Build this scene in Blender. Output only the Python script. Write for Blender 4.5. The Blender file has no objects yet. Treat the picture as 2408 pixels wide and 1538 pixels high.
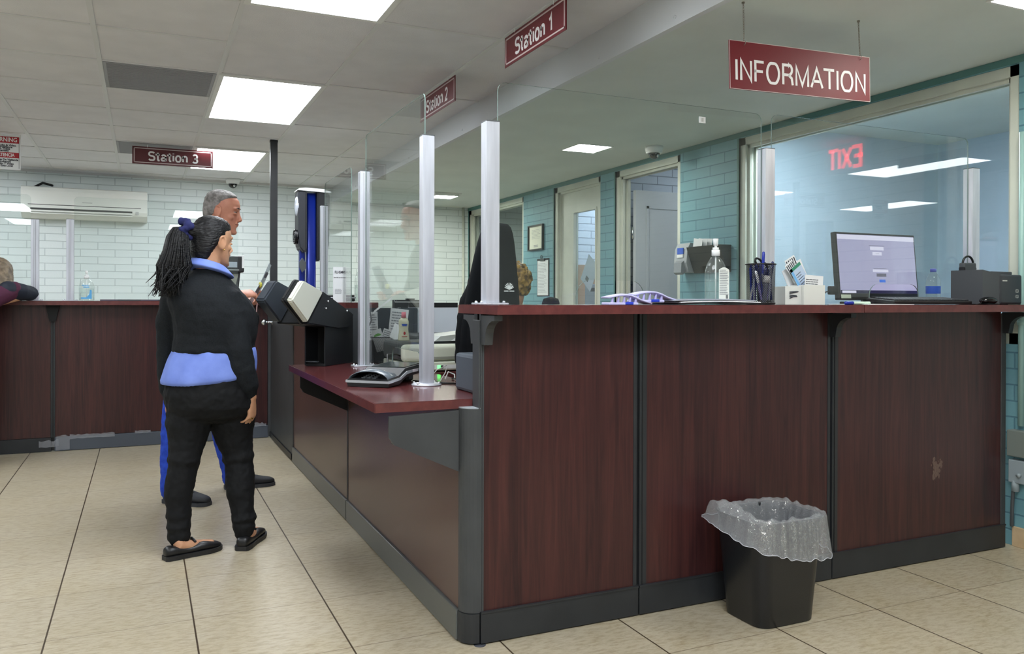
import bpy, bmesh, math, random
from mathutils import Vector, Matrix, Euler, noise
random.seed(7)
R = math.radians
scn = bpy.context.scene
COL = scn.collection

# ------------------------------------------------------------------ camera, world, exposure
def make_camera():
    a, p, r = R(24.358), R(0.2), R(0.14)
    fw = Vector((math.sin(a)*math.cos(p), math.cos(a)*math.cos(p), -math.sin(p)))
    rt = Vector((math.cos(a), -math.sin(a), 0)); up = rt.cross(fw)
    rt, up = rt*math.cos(r)+up*math.sin(r), up*math.cos(r)-rt*math.sin(r)
    cd = bpy.data.cameras.new('camera'); cam = bpy.data.objects.new('camera', cd); COL.objects.link(cam)
    m = Matrix((rt, up, -fw)).transposed().to_4x4(); m.translation = Vector((-1.0053, -2.4627, 1.13))
    cam.matrix_world = m
    cd.sensor_width = 36; cd.lens = 1912.5/2408*36
    cd.shift_x = 2/2408; cd.shift_y = -(769-711.6)/2408
    cd.clip_start = .05; cd.clip_end = 60
    scn.camera = cam
make_camera()
w = bpy.data.worlds.new('room_air'); scn.world = w; w.use_nodes = True
w.node_tree.nodes['Background'].inputs[0].default_value = (.6, .68, .75, 1)
w.node_tree.nodes['Background'].inputs[1].default_value = .05
scn.view_settings.view_transform = 'Standard'; scn.view_settings.look = 'None'
scn.view_settings.exposure = 0.85; scn.view_settings.gamma = 1
LAMP = 9.0            # strength of the big ceiling troffers
LAMP_SMALL = 34.0     # strength of the small square lights of the staff area
scn.cycles.transparent_max_bounces = 32
scn.cycles.max_bounces = 10

# ------------------------------------------------------------------ materials
def lin(c):
    c = c/255.0
    return c/12.92 if c <= .04045 else ((c+.055)/1.055)**2.4
def rgb(r, g, b): return (lin(r), lin(g), lin(b), 1)
MC = {}
def nn(t, kind, **kw):
    n = t.nodes.new(kind)
    for k, v in kw.items(): setattr(n, k, v)
    return n
def mat(name, col, rough=.5, metal=0., col2=None, scale=20., stretch=(1,1,1), bump=0., bscale=None, spec=.5, emit=None, estr=0., coat=0., detail=3., lo=.35, hi=.65):
    if name in MC: return MC[name]
    m = bpy.data.materials.new(name); m.use_nodes = True; t = m.node_tree
    b = t.nodes['Principled BSDF']
    b.inputs['Base Color'].default_value = col; b.inputs['Roughness'].default_value = rough
    b.inputs['Metallic'].default_value = metal; b.inputs['Specular IOR Level'].default_value = spec
    b.inputs['Coat Weight'].default_value = coat; b.inputs['Coat Roughness'].default_value = .08
    if emit: b.inputs['Emission Color'].default_value = emit; b.inputs['Emission Strength'].default_value = estr
    tc = nn(t, 'ShaderNodeTexCoord'); mp = nn(t, 'ShaderNodeMapping'); mp.inputs['Scale'].default_value = stretch
    t.links.new(tc.outputs['Object'], mp.inputs[0])
    nz = nn(t, 'ShaderNodeTexNoise'); nz.inputs['Scale'].default_value = scale; nz.inputs['Detail'].default_value = detail
    t.links.new(mp.outputs[0], nz.inputs['Vector'])
    if col2:
        cr = nn(t, 'ShaderNodeValToRGB'); cr.color_ramp.elements[0].color = col; cr.color_ramp.elements[1].color = col2
        cr.color_ramp.elements[0].position = lo; cr.color_ramp.elements[1].position = hi
        t.links.new(nz.outputs[0], cr.inputs[0]); t.links.new(cr.outputs[0], b.inputs['Base Color'])
    if bump:
        bp = nn(t, 'ShaderNodeBump'); bp.inputs['Strength'].default_value = bump; bp.inputs['Distance'].default_value = .01
        src = nz
        if bscale:
            src = nn(t, 'ShaderNodeTexNoise'); src.inputs['Scale'].default_value = bscale; src.inputs['Detail'].default_value = 4
            t.links.new(mp.outputs[0], src.inputs['Vector'])
        t.links.new(src.outputs[0], bp.inputs['Height']); t.links.new(bp.outputs[0], b.inputs['Normal'])
    MC[name] = m; return m
def glassy(name, tint, rough=.0, ior=1.45, body=0., bodycol=(1,1,1,1)):
    """clear sheet: Fresnel mix of see-through and mirror reflection, optional milky body"""
    if name in MC: return MC[name]
    m = bpy.data.materials.new(name); m.use_nodes = True; t = m.node_tree; t.nodes.clear()
    o = nn(t, 'ShaderNodeOutputMaterial'); tr = nn(t, 'ShaderNodeBsdfTransparent'); tr.inputs[0].default_value = tint
    gl = nn(t, 'ShaderNodeBsdfGlossy'); gl.inputs['Roughness'].default_value = rough
    fr = nn(t, 'ShaderNodeFresnel'); ge = nn(t, 'ShaderNodeNewGeometry')      # same reflectance from either side of the sheet
    mi = nn(t, 'ShaderNodeMix'); mi.inputs[2].default_value = ior; mi.inputs[3].default_value = 1/ior
    t.links.new(ge.outputs['Backfacing'], mi.inputs[0]); t.links.new(mi.outputs[0], fr.inputs[0])
    mx = nn(t, 'ShaderNodeMixShader'); t.links.new(fr.outputs[0], mx.inputs[0]); t.links.new(tr.outputs[0], mx.inputs[1]); t.links.new(gl.outputs[0], mx.inputs[2])
    last = mx
    if body:
        df = nn(t, 'ShaderNodeBsdfDiffuse'); df.inputs[0].default_value = bodycol
        m2 = nn(t, 'ShaderNodeMixShader'); m2.inputs[0].default_value = body
        t.links.new(mx.outputs[0], m2.inputs[1]); t.links.new(df.outputs[0], m2.inputs[2]); last = m2
    t.links.new(last.outputs[0], o.inputs[0]); MC[name] = m; return m
def brick_mat(name, col, col2, mortar, axis, rough=.55, row=.0745, wid=.317, mort=.0045, bump=.6, off=(0,0)):
    """painted brick; axis 'x' = wall runs along x, 'y' = along y"""
    m = bpy.data.materials.new(name); m.use_nodes = True; t = m.node_tree; b = t.nodes['Principled BSDF']
    b.inputs['Roughness'].default_value = rough
    g = nn(t, 'ShaderNodeNewGeometry'); s = nn(t, 'ShaderNodeSeparateXYZ'); c = nn(t, 'ShaderNodeCombineXYZ')
    t.links.new(g.outputs['Position'], s.inputs[0])
    t.links.new(s.outputs[0 if axis == 'x' else 1], c.inputs[0]); t.links.new(s.outputs[2], c.inputs[1])
    mp = nn(t, 'ShaderNodeMapping'); mp.inputs['Location'].default_value = (off[0], off[1], 0); t.links.new(c.outputs[0], mp.inputs[0])
    # wobble the courses a little
    nz = nn(t, 'ShaderNodeTexNoise'); nz.inputs['Scale'].default_value = 3
    t.links.new(mp.outputs[0], nz.inputs['Vector'])
    ad = nn(t, 'ShaderNodeVectorMath', operation='MULTIPLY_ADD'); ad.inputs[1].default_value = (.006, .006, 0)
    t.links.new(nz.outputs['Color'], ad.inputs[0]); t.links.new(mp.outputs[0], ad.inputs[2])
    br = nn(t, 'ShaderNodeTexBrick'); br.inputs['Scale'].default_value = 1
    br.inputs['Brick Width'].default_value = wid; br.inputs['Row Height'].default_value = row
    br.inputs['Mortar Size'].default_value = mort; br.inputs['Mortar Smooth'].default_value = .4
    br.inputs['Color1'].default_value = col; br.inputs['Color2'].default_value = col2; br.inputs['Mortar'].default_value = mortar
    t.links.new(ad.outputs[0], br.inputs['Vector']); t.links.new(br.outputs['Color'], b.inputs['Base Color'])
    bp = nn(t, 'ShaderNodeBump', invert=True); bp.inputs['Strength'].default_value = bump; bp.inputs['Distance'].default_value = .006
    n2 = nn(t, 'ShaderNodeTexNoise'); n2.inputs['Scale'].default_value = 60
    t.links.new(mp.outputs[0], n2.inputs['Vector'])
    mx = nn(t, 'ShaderNodeMath', operation='MULTIPLY_ADD'); mx.inputs[1].default_value = .25
    t.links.new(n2.outputs[0], mx.inputs[0]); t.links.new(br.outputs['Fac'], mx.inputs[2])
    t.links.new(mx.outputs[0], bp.inputs['Height']); t.links.new(bp.outputs[0], b.inputs['Normal'])
    MC[name] = m; return m
def floor_mat():
    m = bpy.data.materials.new('beige_floor_tile'); m.use_nodes = True; t = m.node_tree; b = t.nodes['Principled BSDF']
    g = nn(t, 'ShaderNodeNewGeometry'); s = nn(t, 'ShaderNodeSeparateXYZ'); t.links.new(g.outputs['Position'], s.inputs[0])
    def M(op, a, bb, c=None):
        n = nn(t, 'ShaderNodeMath', operation=op)
        for i, v in enumerate((a, bb, c)):
            if v is None: continue
            if isinstance(v, (int, float)): n.inputs[i].default_value = v
            else: t.links.new(v, n.inputs[i])
        return n.outputs[0]
    fx = M('DIVIDE', M('ADD', s.outputs[0], .385+45.7), .457); fy = M('DIVIDE', M('ADD', s.outputs[1], -.15+45.7), .457)
    dx = M('ABSOLUTE', M('SUBTRACT', M('FRACT', M('ADD', fx, .5), 0), .5), 0)
    dy = M('ABSOLUTE', M('SUBTRACT', M('FRACT', M('ADD', fy, .5), 0), .5), 0)
    gx = M('LESS_THAN', dx, .0062); gy = M('LESS_THAN', dy, .0042)
    # mottled stone print
    n1 = nn(t, 'ShaderNodeTexNoise'); n1.inputs['Scale'].default_value = 5; n1.inputs['Detail'].default_value = 8; n1.inputs['Roughness'].default_value = .65
    t.links.new(g.outputs['Position'], n1.inputs['Vector'])
    mp = nn(t, 'ShaderNodeMapping'); mp.inputs['Scale'].default_value = (14, 40, 1); mp.inputs['Rotation'].default_value = (0, 0, .35)
    t.links.new(g.outputs['Position'], mp.inputs[0])
    n2 = nn(t, 'ShaderNodeTexNoise'); n2.inputs['Scale'].default_value = 1.6; n2.inputs['Detail'].default_value = 6; n2.inputs['Roughness'].default_value = .7
    t.links.new(mp.outputs[0], n2.inputs['Vector'])
    cr = nn(t, 'ShaderNodeValToRGB'); e = cr.color_ramp.elements
    e[0].color = rgb(136, 116, 88); e[0].position = .36; e[1].color = rgb(186, 176, 154); e[1].position = .56
    t.links.new(n2.outputs[0], cr.inputs[0])
    c1 = nn(t, 'ShaderNodeValToRGB'); e = c1.color_ramp.elements
    e[0].color = rgb(170, 158, 130); e[0].position = .35; e[1].color = rgb(182, 173, 152); e[1].position = .65
    t.links.new(n1.outputs[0], c1.inputs[0])
    mx = nn(t, 'ShaderNodeMixRGB'); mx.inputs[0].default_value = .5; t.links.new(c1.outputs[0], mx.inputs[1]); t.links.new(cr.outputs[0], mx.inputs[2])
    # tile to tile variation
    wn = nn(t, 'ShaderNodeTexWhiteNoise'); cb = nn(t, 'ShaderNodeCombineXYZ')
    t.links.new(M('FLOOR', fx, 0), cb.inputs[0]); t.links.new(M('FLOOR', fy, 0), cb.inputs[1]); t.links.new(cb.outputs[0], wn.inputs['Vector'])
    hv = nn(t, 'ShaderNodeHueSaturation'); t.links.new(mx.outputs[0], hv.inputs['Color']); t.links.new(M('MULTIPLY_ADD', wn.outputs['Value'], .07, .96), hv.inputs['Value'])
    gm = nn(t, 'ShaderNodeMixRGB'); gm.inputs[2].default_value = rgb(128, 114, 92); t.links.new(gy, gm.inputs[0]); t.links.new(hv.outputs[0], gm.inputs[1])
    g2 = nn(t, 'ShaderNodeMixRGB'); g2.inputs[2].default_value = rgb(70, 58, 44); t.links.new(gx, g2.inputs[0]); t.links.new(gm.outputs[0], g2.inputs[1])
    t.links.new(g2.outputs[0], b.inputs['Base Color']); b.inputs['Roughness'].default_value = .32; b.inputs['Specular IOR Level'].default_value = .42
    bp = nn(t, 'ShaderNodeBump', invert=True); bp.inputs['Strength'].default_value = .35; bp.inputs['Distance'].default_value = .004
    h = M('ADD', M('ADD', gx, gy), M('MULTIPLY', n2.outputs[0], .5)); t.links.new(h, bp.inputs['Height']); t.links.new(bp.outputs[0], b.inputs['Normal'])
    return m
def wood_mat(name, axis, dark=(36,21,25), light=(80,44,42), rough=.3, spec=.4):
    """mahogany laminate, grain along the given axis"""
    m = bpy.data.materials.new(name); m.use_nodes = True; t = m.node_tree; b = t.nodes['Principled BSDF']
    g = nn(t, 'ShaderNodeNewGeometry'); mp = nn(t, 'ShaderNodeMapping')
    sc = {'x': (2.0, 48, 48), 'y': (48, 2.0, 48), 'z': (48, 48, 2.0)}[axis]
    mp.inputs['Scale'].default_value = sc; t.links.new(g.outputs['Position'], mp.inputs[0])
    n1 = nn(t, 'ShaderNodeTexNoise'); n1.inputs['Scale'].default_value = 1.0; n1.inputs['Detail'].default_value = 7; n1.inputs['Roughness'].default_value = .6; n1.inputs['Distortion'].default_value = 1.3
    t.links.new(mp.outputs[0], n1.inputs['Vector'])
    m2 = nn(t, 'ShaderNodeMapping'); m2.inputs['Scale'].default_value = tuple(q*.16 for q in sc); t.links.new(g.outputs['Position'], m2.inputs[0])
    n2 = nn(t, 'ShaderNodeTexNoise'); n2.inputs['Scale'].default_value = 1; n2.inputs['Detail'].default_value = 3; n2.inputs['Distortion'].default_value = 1.5
    t.links.new(m2.outputs[0], n2.inputs['Vector'])
    ad = nn(t, 'ShaderNodeMath', operation='MULTIPLY_ADD'); ad.inputs[1].default_value = .35
    t.links.new(n2.outputs[0], ad.inputs[0])
    ml = nn(t, 'ShaderNodeMath', operation='MULTIPLY'); ml.inputs[1].default_value = .65; t.links.new(n1.outputs[0], ml.inputs[0]); t.links.new(ml.outputs[0], ad.inputs[2])
    cr = nn(t, 'ShaderNodeValToRGB'); e = cr.color_ramp.elements
    e[0].color = rgb(*dark); e[0].position = .30; e[1].color = rgb(*light); e[1].position = .72
    t.links.new(ad.outputs[0], cr.inputs[0]); t.links.new(cr.outputs[0], b.inputs['Base Color'])
    b.inputs['Roughness'].default_value = rough; b.inputs['Specular IOR Level'].default_value = spec
    MC[name] = m; return m
FLOOR = floor_mat()
WOODZ = wood_mat('mahogany_panel_laminate', 'z'); WOODX = wood_mat('mahogany_top_laminate_x', 'x', (78,38,40), (104,54,54), .16, .5)
WOODY = wood_mat('mahogany_top_laminate_y', 'y', (78,38,40), (104,54,54), .16, .5)
WOODS = wood_mat('mahogany_painted_sheen', 'z', (74,54,50), (98,74,66), .27, .8)  # paler mahogany: the floor's reflection is painted into the base colour
EDGE = mat('red_brown_edge_band', rgb(88,42,42), .3, col2=rgb(104,52,50), scale=30)
CHAR = mat('charcoal_trim', rgb(60,62,64), .45, col2=rgb(66,68,70), scale=8, spec=.4)
CHARD = mat('charcoal_dark_trim', rgb(41,43,46), .42, col2=rgb(46,48,51), scale=8, spec=.4)
BLK = mat('black_plastic', rgb(20,21,24), .4); BLKM = mat('black_matte', rgb(16,17,19), .75)
GREYP = mat('grey_plastic', rgb(72,76,80), .5); LGREY = mat('light_grey_plastic', rgb(196,198,194), .45)
CREAM = mat('cream_plastic', rgb(214,216,200), .4); WHITE = mat('white_paint', rgb(228,230,228), .5)
WHITEP = mat('white_plastic', rgb(236,238,238), .35)
ALU = mat('brushed_aluminium', rgb(196,199,208), .42, .45, col2=rgb(214,217,226), scale=6, stretch=(6,6,.6), bump=.02)
CHROME = mat('chrome', rgb(225,228,232), .12, 1.)
FRAMEM = mat('pale_frame_paint', rgb(206,210,198), .45, col2=rgb(196,200,190), scale=5)
TILEC = mat('ceiling_tile', rgb(228,228,232), .9, col2=rgb(222,222,226), scale=5, bump=.25, bscale=260)
TBAR = mat('ceiling_grid_white', rgb(216,217,218), .5)
PLAST = mat('staff_ceiling_paint', rgb(214,222,218), .75, col2=rgb(208,216,212), scale=3)
SOFF = mat('soffit_face_paint', rgb(214,218,222), .6)
WBRICK = brick_mat('white_painted_brick', rgb(228,236,236), rgb(223,232,232), rgb(192,202,203), 'x', bump=.5)
WBRICKY = brick_mat('white_painted_brick_side', rgb(228,236,236), rgb(223,232,232), rgb(192,202,203), 'y', bump=.5)
TBRICK = brick_mat('turquoise_painted_brick', rgb(110,156,166), rgb(104,150,161), rgb(80,122,136), 'y', bump=.45)
TURQ_SHADE = mat('turquoise_painted_shade', rgb(84,128,126), .55)  # wall turquoise darkened to stand for shade at the openings
BBRICK = brick_mat('blue_white_brick', rgb(190,202,216), rgb(184,196,212), rgb(120,130,146), 'x')
BLUEW = mat('blue_grey_room_paint', rgb(176,192,206), .7, col2=rgb(170,186,200), scale=2)
ACRYL = glassy('clear_acrylic', (.955,.975,.968,1), 0., 1.49, .012, rgb(214,226,222))
ACRE = mat('acrylic_cut_edge', rgb(120,140,134), .15, spec=.8)
WGLASS = glassy('window_glass', (.93,.96,.965,1), 0., 1.52)
MAROON = mat('maroon_sign_face', rgb(112,22,34), .5, spec=.35); MAROOND = mat('dark_maroon_sign_face', rgb(92,28,34), .35)
SIGNW = mat('sign_white_lettering', rgb(240,238,238), .5, emit=None); SIGNP = mat('sign_pale_border', rgb(206,190,188), .5)
PAPER = mat('white_paper', rgb(232,234,236), .7); INK = mat('printed_ink', rgb(60,62,70), .7); GINK = mat('grey_print', rgb(140,142,148), .7)
REDP = mat('red_print', rgb(176,26,38), .5); BLUEP = mat('blue_print', rgb(40,90,200), .4); BLUEP2 = mat('pale_blue_print', rgb(90,170,225), .4)
WIRE = mat('dull_wire', rgb(150,145,135), .4, .8)
DARKIN = mat('dark_room_paint', rgb(60,66,72), .8)
TILEB = mat('beige_wall_base_tile', rgb(206,182,148), .4, col2=rgb(190,164,130), scale=12)
CABLE = mat('black_cable', rgb(18,18,20), .4)

# ------------------------------------------------------------------ mesh helpers
MW = {}
class B:
    def __init__(s): s.bm = bmesh.new()
    def _mi(s, faces, mi, smooth=False):
        for f in faces:
            f.material_index = mi
            if smooth: f.smooth = True
    def poly(s, pts, mi=0):
        f = s.bm.faces.new([s.bm.verts.new(p) for p in pts]); f.material_index = mi; return f
    def box(s, x0, y0, z0, x1, y1, z1, mi=0, bev=0, seg=2, M=None):
        x0, x1 = min(x0, x1), max(x0, x1); y0, y1 = min(y0, y1), max(y0, y1); z0, z1 = min(z0, z1), max(z0, z1)
        r = bmesh.ops.create_cube(s.bm, size=1); vs = r['verts']
        for v in vs:
            v.co = Vector((x0+(v.co.x+.5)*(x1-x0), y0+(v.co.y+.5)*(y1-y0), z0+(v.co.z+.5)*(z1-z0)))
        fs = list({f for v in vs for f in v.link_faces}); s._mi(fs, mi)
        if bev:
            es = list({e for v in vs for e in v.link_edges})
            q = bmesh.ops.bevel(s.bm, geom=es, offset=bev, segments=seg, affect='EDGES', profile=.5)
            for f in q['faces']: f.material_index = mi
            vs = list({v for f in q['faces'] for v in f.verts} | {v for v in vs if v.is_valid})
        if M is not None:
            for v in vs: v.co = M @ v.co
        return s
    def prism(s, pts, d, mi=0, M=None, cap=True):
        """closed polygon of 3d points swept by vector d"""
        d = Vector(d); a = [s.bm.verts.new(Vector(p)) for p in pts]; b = [s.bm.verts.new(Vector(p)+d) for p in pts]
        fs = []; n = len(pts)
        for i in range(n): fs.append(s.bm.faces.new((a[i], a[(i+1) % n], b[(i+1) % n], b[i])))
        if cap: fs.append(s.bm.faces.new(list(reversed(a)))); fs.append(s.bm.faces.new(b))
        s._mi(fs, mi)
        if M is not None:
            for v in a+b: v.co = M @ v.co
        return s
    def loft(s, rings, mi=0, cap=True, smooth=True, close=True):
        vr = [[s.bm.verts.new(Vector(p)) for p in r] for r in rings]; fs = []; n = len(rings[0])
        for a, b in zip(vr, vr[1:]):
            for i in range(n if close else n-1): fs.append(s.bm.faces.new((a[i], a[(i+1) % n], b[(i+1) % n], b[i])))
        if cap: fs.append(s.bm.faces.new(list(reversed(vr[0])))); fs.append(s.bm.faces.new(vr[-1]))
        s._mi(fs, mi, smooth); return s
    def tube(s, pts, r, n=10, mi=0, dome=True):
        """tube with per point radius through pts"""
        pts = [Vector(p) for p in pts]; rr = [r]*len(pts) if isinstance(r, (int, float)) else list(r)
        if dome:
            d0 = (pts[0]-pts[1]).normalized(); d1 = (pts[-1]-pts[-2]).normalized()
            P = [pts[0]+d0*rr[0]*k for k in (.95, .75, .4)]+pts+[pts[-1]+d1*rr[-1]*k for k in (.4, .75, .95)]
            Q = [rr[0]*k for k in (.3, .66, .92)]+rr+[rr[-1]*k for k in (.92, .66, .3)]
        else: P, Q = pts, rr
        rings = []; u = None
        for i, p in enumerate(P):
            d = (P[min(i+1, len(P)-1)]-P[max(i-1, 0)])
            d = d.normalized() if d.length > 1e-9 else Vector((0, 0, 1))
            if u is None: u = d.orthogonal().normalized()
            u = (u-d*u.dot(d)); u = u.normalized() if u.length > 1e-6 else d.orthogonal().normalized()
            v = d.cross(u)
            rings.append([p+(u*math.cos(2*math.pi*k/n)+v*math.sin(2*math.pi*k/n))*Q[i] for k in range(n)])
        return s.loft(rings, mi)
    def cyl(s, p0, p1, r, n=20, mi=0, r1=None):
        p0, p1 = Vector(p0), Vector(p1); d = (p1-p0).normalized(); u = d.orthogonal().normalized(); v = d.cross(u)
        rr = [r, r if r1 is None else r1]
        return s.loft([[p+(u*math.cos(2*math.pi*k/n)+v*math.sin(2*math.pi*k/n))*q for k in range(n)] for p, q in zip((p0, p1), rr)], mi)
    def lathe(s, c, prof, n=28, mi=0, cap=True):
        return s.loft([[Vector((c[0]+r*math.cos(2*math.pi*k/n), c[1]+r*math.sin(2*math.pi*k/n), c[2]+z)) for k in range(n)] for r, z in prof], mi, cap)
    def ell(s, c, rx, ry, rz, mi=0, n=16, rot=None):
        r = bmesh.ops.create_uvsphere(s.bm, u_segments=n, v_segments=max(6, n//2+2), radius=1); c = Vector(c)
        for v in r['verts']:
            q = Vector((v.co.x*rx, v.co.y*ry, v.co.z*rz)); v.co = c+(rot @ q if rot is not None else q)
        s._mi({f for v in r['verts'] for f in v.link_faces}, mi, True); return s
    def torus(s, c, Rr, r, axis=(0, 0, 1), n=28, m=10, mi=0, a0=0., a1=2*math.pi, sx=1., noise_=0.):
        ax = Vector(axis).normalized(); u = ax.orthogonal().normalized(); v = ax.cross(u); c = Vector(c); full = abs(a1-a0-2*math.pi) < 1e-6
        rings = []
        for i in range(n+(0 if full else 1)):
            a = a0+(a1-a0)*i/n; d = u*math.cos(a)*sx+v*math.sin(a); q = r*(1+noise_*math.sin(9*a)*.5+noise_*math.sin(5*a+1)*.5)
            dn = (u*math.cos(a)+v*math.sin(a))
            rings.append([c+d*Rr+(dn*math.cos(2*math.pi*k/m)+ax*math.sin(2*math.pi*k/m))*q for k in range(m)])
        if full: rings.append(rings[0])
        s.loft(rings, mi, cap=not full)
        if full: bmesh.ops.remove_doubles(s.bm, verts=s.bm.verts, dist=1e-6)
        return s
    def merge(s, other_bm_mesh, M, mi=0):
        n0 = len(s.bm.verts); nf = len(s.bm.faces); s.bm.from_mesh(other_bm_mesh); s.bm.verts.ensure_lookup_table(); s.bm.faces.ensure_lookup_table()
        for v in s.bm.verts[n0:]: v.co = M @ v.co
        for f in s.bm.faces[nf:]: f.material_index = mi
        return s
    def obj(s, name, mats, parent=None, world=True, smooth=None, recalc=True):
        """link as one mesh object; world=True: coordinates are world ones and get moved into the parent's frame"""
        if parent is not None and world:
            inv = MW[parent].inverted()
            for v in s.bm.verts: v.co = inv @ v.co
        if recalc: bmesh.ops.recalc_face_normals(s.bm, faces=s.bm.faces)
        if smooth is not None:
            for f in s.bm.faces: f.smooth = smooth
        me = bpy.data.meshes.new(name); s.bm.to_mesh(me); s.bm.free()
        for m in (mats if isinstance(mats, (list, tuple)) else [mats]): me.materials.append(m)
        o = bpy.data.objects.new(name, me); COL.objects.link(o)
        if parent is not None: o.parent = parent; MW[o] = MW[parent]
        else: MW[o] = Matrix.Identity(4)
        return o
def tag(o, label, cat, group=None):
    o['label'] = label; o['category'] = cat
    if group: o['group'] = group
    return o
def thing(name, label, cat, loc=(0, 0, 0), rz=0, group=None):
    o = bpy.data.objects.new(name, None); COL.objects.link(o); o.empty_display_size = .05
    o.location = loc; o.rotation_euler = (0, 0, rz); MW[o] = Matrix.Translation(Vector(loc)) @ Matrix.Rotation(rz, 4, 'Z')
    return tag(o, label, cat, group)
def struct(o): o['kind'] = 'structure'; return o
def rebase(o, p):
    """give a single-mesh thing its origin at p"""
    p = Vector(p); o.data.transform(Matrix.Translation(-p)); o.location = p; MW[o] = Matrix.Translation(p); return o
TXT = {}
def text_mesh(s, size, bold=0., align='CENTER', ext=.0006, xs=1.):
    cu = bpy.data.curves.new('lettering', 'FONT'); cu.body = s; cu.size = size; cu.align_x = align; cu.align_y = 'CENTER'
    cu.extrude = ext; cu.offset = bold; cu.resolution_u = 3
    ob = bpy.data.objects.new('lettering', cu); COL.objects.link(ob)
    dg = bpy.context.evaluated_depsgraph_get(); me = bpy.data.meshes.new_from_object(ob.evaluated_get(dg))
    if xs != 1.: me.transform(Matrix.Diagonal((xs, 1, 1, 1)))
    bpy.data.objects.remove(ob); bpy.data.curves.remove(cu); return me
def face_m(c, right, up=(0, 0, 1)):
    """matrix that lays text x along right, y along up, at c"""
    r = Vector(right).normalized(); u = Vector(up); u = (u-r*u.dot(r)).normalized(); n = r.cross(u)
    m = Matrix((r, u, n)).transposed().to_4x4(); m.translation = Vector(c); return m
def rrect(w, h, r, n=4, cx=0, cy=0):
    pts = []
    for sx, sy, a0 in ((1, 1, 0), (-1, 1, 90), (-1, -1, 180), (1, -1, 270)):
        for k in range(n+1):
            a = R(a0+90*k/n); pts.append((cx+sx*(w/2-r)+r*math.cos(a), cy+sy*(h/2-r)+r*math.sin(a)))
    return pts
def text_lines(b, c, right, up, w, h, n, mi=1, frac=.55, seed=1, lift=.0008, ragged=True):
    """rows of fine print as thin ink bars on a sheet centred at c"""
    rd = random.Random(seed); M = face_m(c, right, up)
    for i in range(n):
        y = h/2-(i+.5)*h/n; x = -w/2; end = w/2*(1 if not ragged else rd.uniform(.3, 1))
        while x < end:
            l = rd.uniform(.08, .22)*w; x2 = min(x+l, end)
            if x2-x > .01*w: b.prism([(x, y-h/n*frac/2, 0), (x2, y-h/n*frac/2, 0), (x2, y+h/n*frac/2, 0), (x, y+h/n*frac/2, 0)], (0, 0, lift), mi, M)
            x = x2+.03*w
    return b

# ------------------------------------------------------------------ the room
CZ, RZ, XS, XW, YF = 2.42, 2.26, 1.0, 2.66, 6.93     # ceiling, staff ceiling, soffit x, turquoise wall x, far wall y
b = B(); b.box(-5.4, -6.2, -.1, 6, 7.4, 0); struct(b.obj('floor', FLOOR))
b = B(); b.box(-5.4, YF, 0, 5.3, YF+.15, 2.6); struct(b.obj('wall_far', WBRICK))
b = B(); b.box(-5.4, -6.2, 0, -5.25, YF, 2.6); struct(b.obj('wall_left', WBRICKY))
b = B(); b.box(-5.25, -6.2, 0, 3.8, -6.05, 2.6); struct(b.obj('wall_back', WBRICK))
b = B(); b.box(3.65, -6.05, 0, 3.8, -.04, 2.6); struct(b.obj('wall_lobby', WBRICKY))
b = B(); b.box(XW+.12, -.14, 0, 3.65, -.04, 2.6); struct(b.obj('wall_return', WBRICK))
# tiled ceiling
b = B(); b.box(-5.25, -6.05, CZ, XS+.02, YF, CZ+.12); struct(b.obj('ceiling', TILEC))
b = B()
for i in range(-8, 2):
    x = i*.61; b.box(x-.012, -6.05, CZ-.005, x+.012, YF, CZ+.001)
for c in range(-9, 2):
    x0, x1 = max(-5.25, c*.61), min((c+1)*.61, XS)
    for k in range(-10, 12):
        y = 1.23+k*.61
        if not (-6 < y < YF-.05): continue
        if c == -1 and k == 1: continue
        if c >= 0 and k % 2: continue
        b.box(x0, y-.011, CZ-.0045, x1, y+.011, CZ+.001)
b.box(-5.25, YF-.02, CZ-.02, XS, YF, CZ)
struct(b.obj('trim_1', TBAR))
# lower staff ceiling with its soffit face
b = B(); b.box(XS, -6.05, RZ, 3.65, -.14, RZ+.3); b.box(XS, -.14, RZ, XW+.1, YF, RZ+.3); struct(b.obj('ceiling_staff', PLAST))
b = B(); b.box(XS-.02, -6.05, RZ-.004, XS, YF, CZ); b.box(XS-.026, -6.05, RZ-.008, XS+.004, YF, RZ+.006)
for k in range(-3, 12): b.ell((XS-.021, k*.61+.3, RZ+.03), .004, .008, .008, n=8)
struct(b.obj('trim_2', SOFF))
# turquoise wall with its openings  (y0, y1, sill, head)
TOP = 2.222
OPEN = [(-.018, 1.909, .93), (2.567, 3.488, 0), (3.735, 4.621, 0), (5.324, 6.90, .9)]
b = B(); ys = [-.72]
prev = -.14
for y0, y1, sl in OPEN:
    b.box(XW, prev, 0, XW+.12, y0, RZ)
    if sl: b.box(XW, y0, 0, XW+.12, y1, sl)
    b.box(XW, y0, TOP, XW+.12, y1, RZ)
    prev = y1
b.box(XW, prev, 0, XW+.12, YF, RZ)
struct(b.obj('wall_right', TBRICK))
b = B(); b.box(XW-.004, -.14, TOP+.004, XW, YF, RZ-.001)
for y0, y1, sl in OPEN: b.box(XW-.003, y1, sl, XW+.03, y1+.018, TOP)
struct(b.obj('trim_3', TURQ_SHADE))  # wall strips around the openings with their shade put into the colour
b = B(); b.box(XW-.012, -.14, 0, XW, -.0, .092, bev=.003); struct(b.obj('baseboard_right', TILEB))
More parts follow.
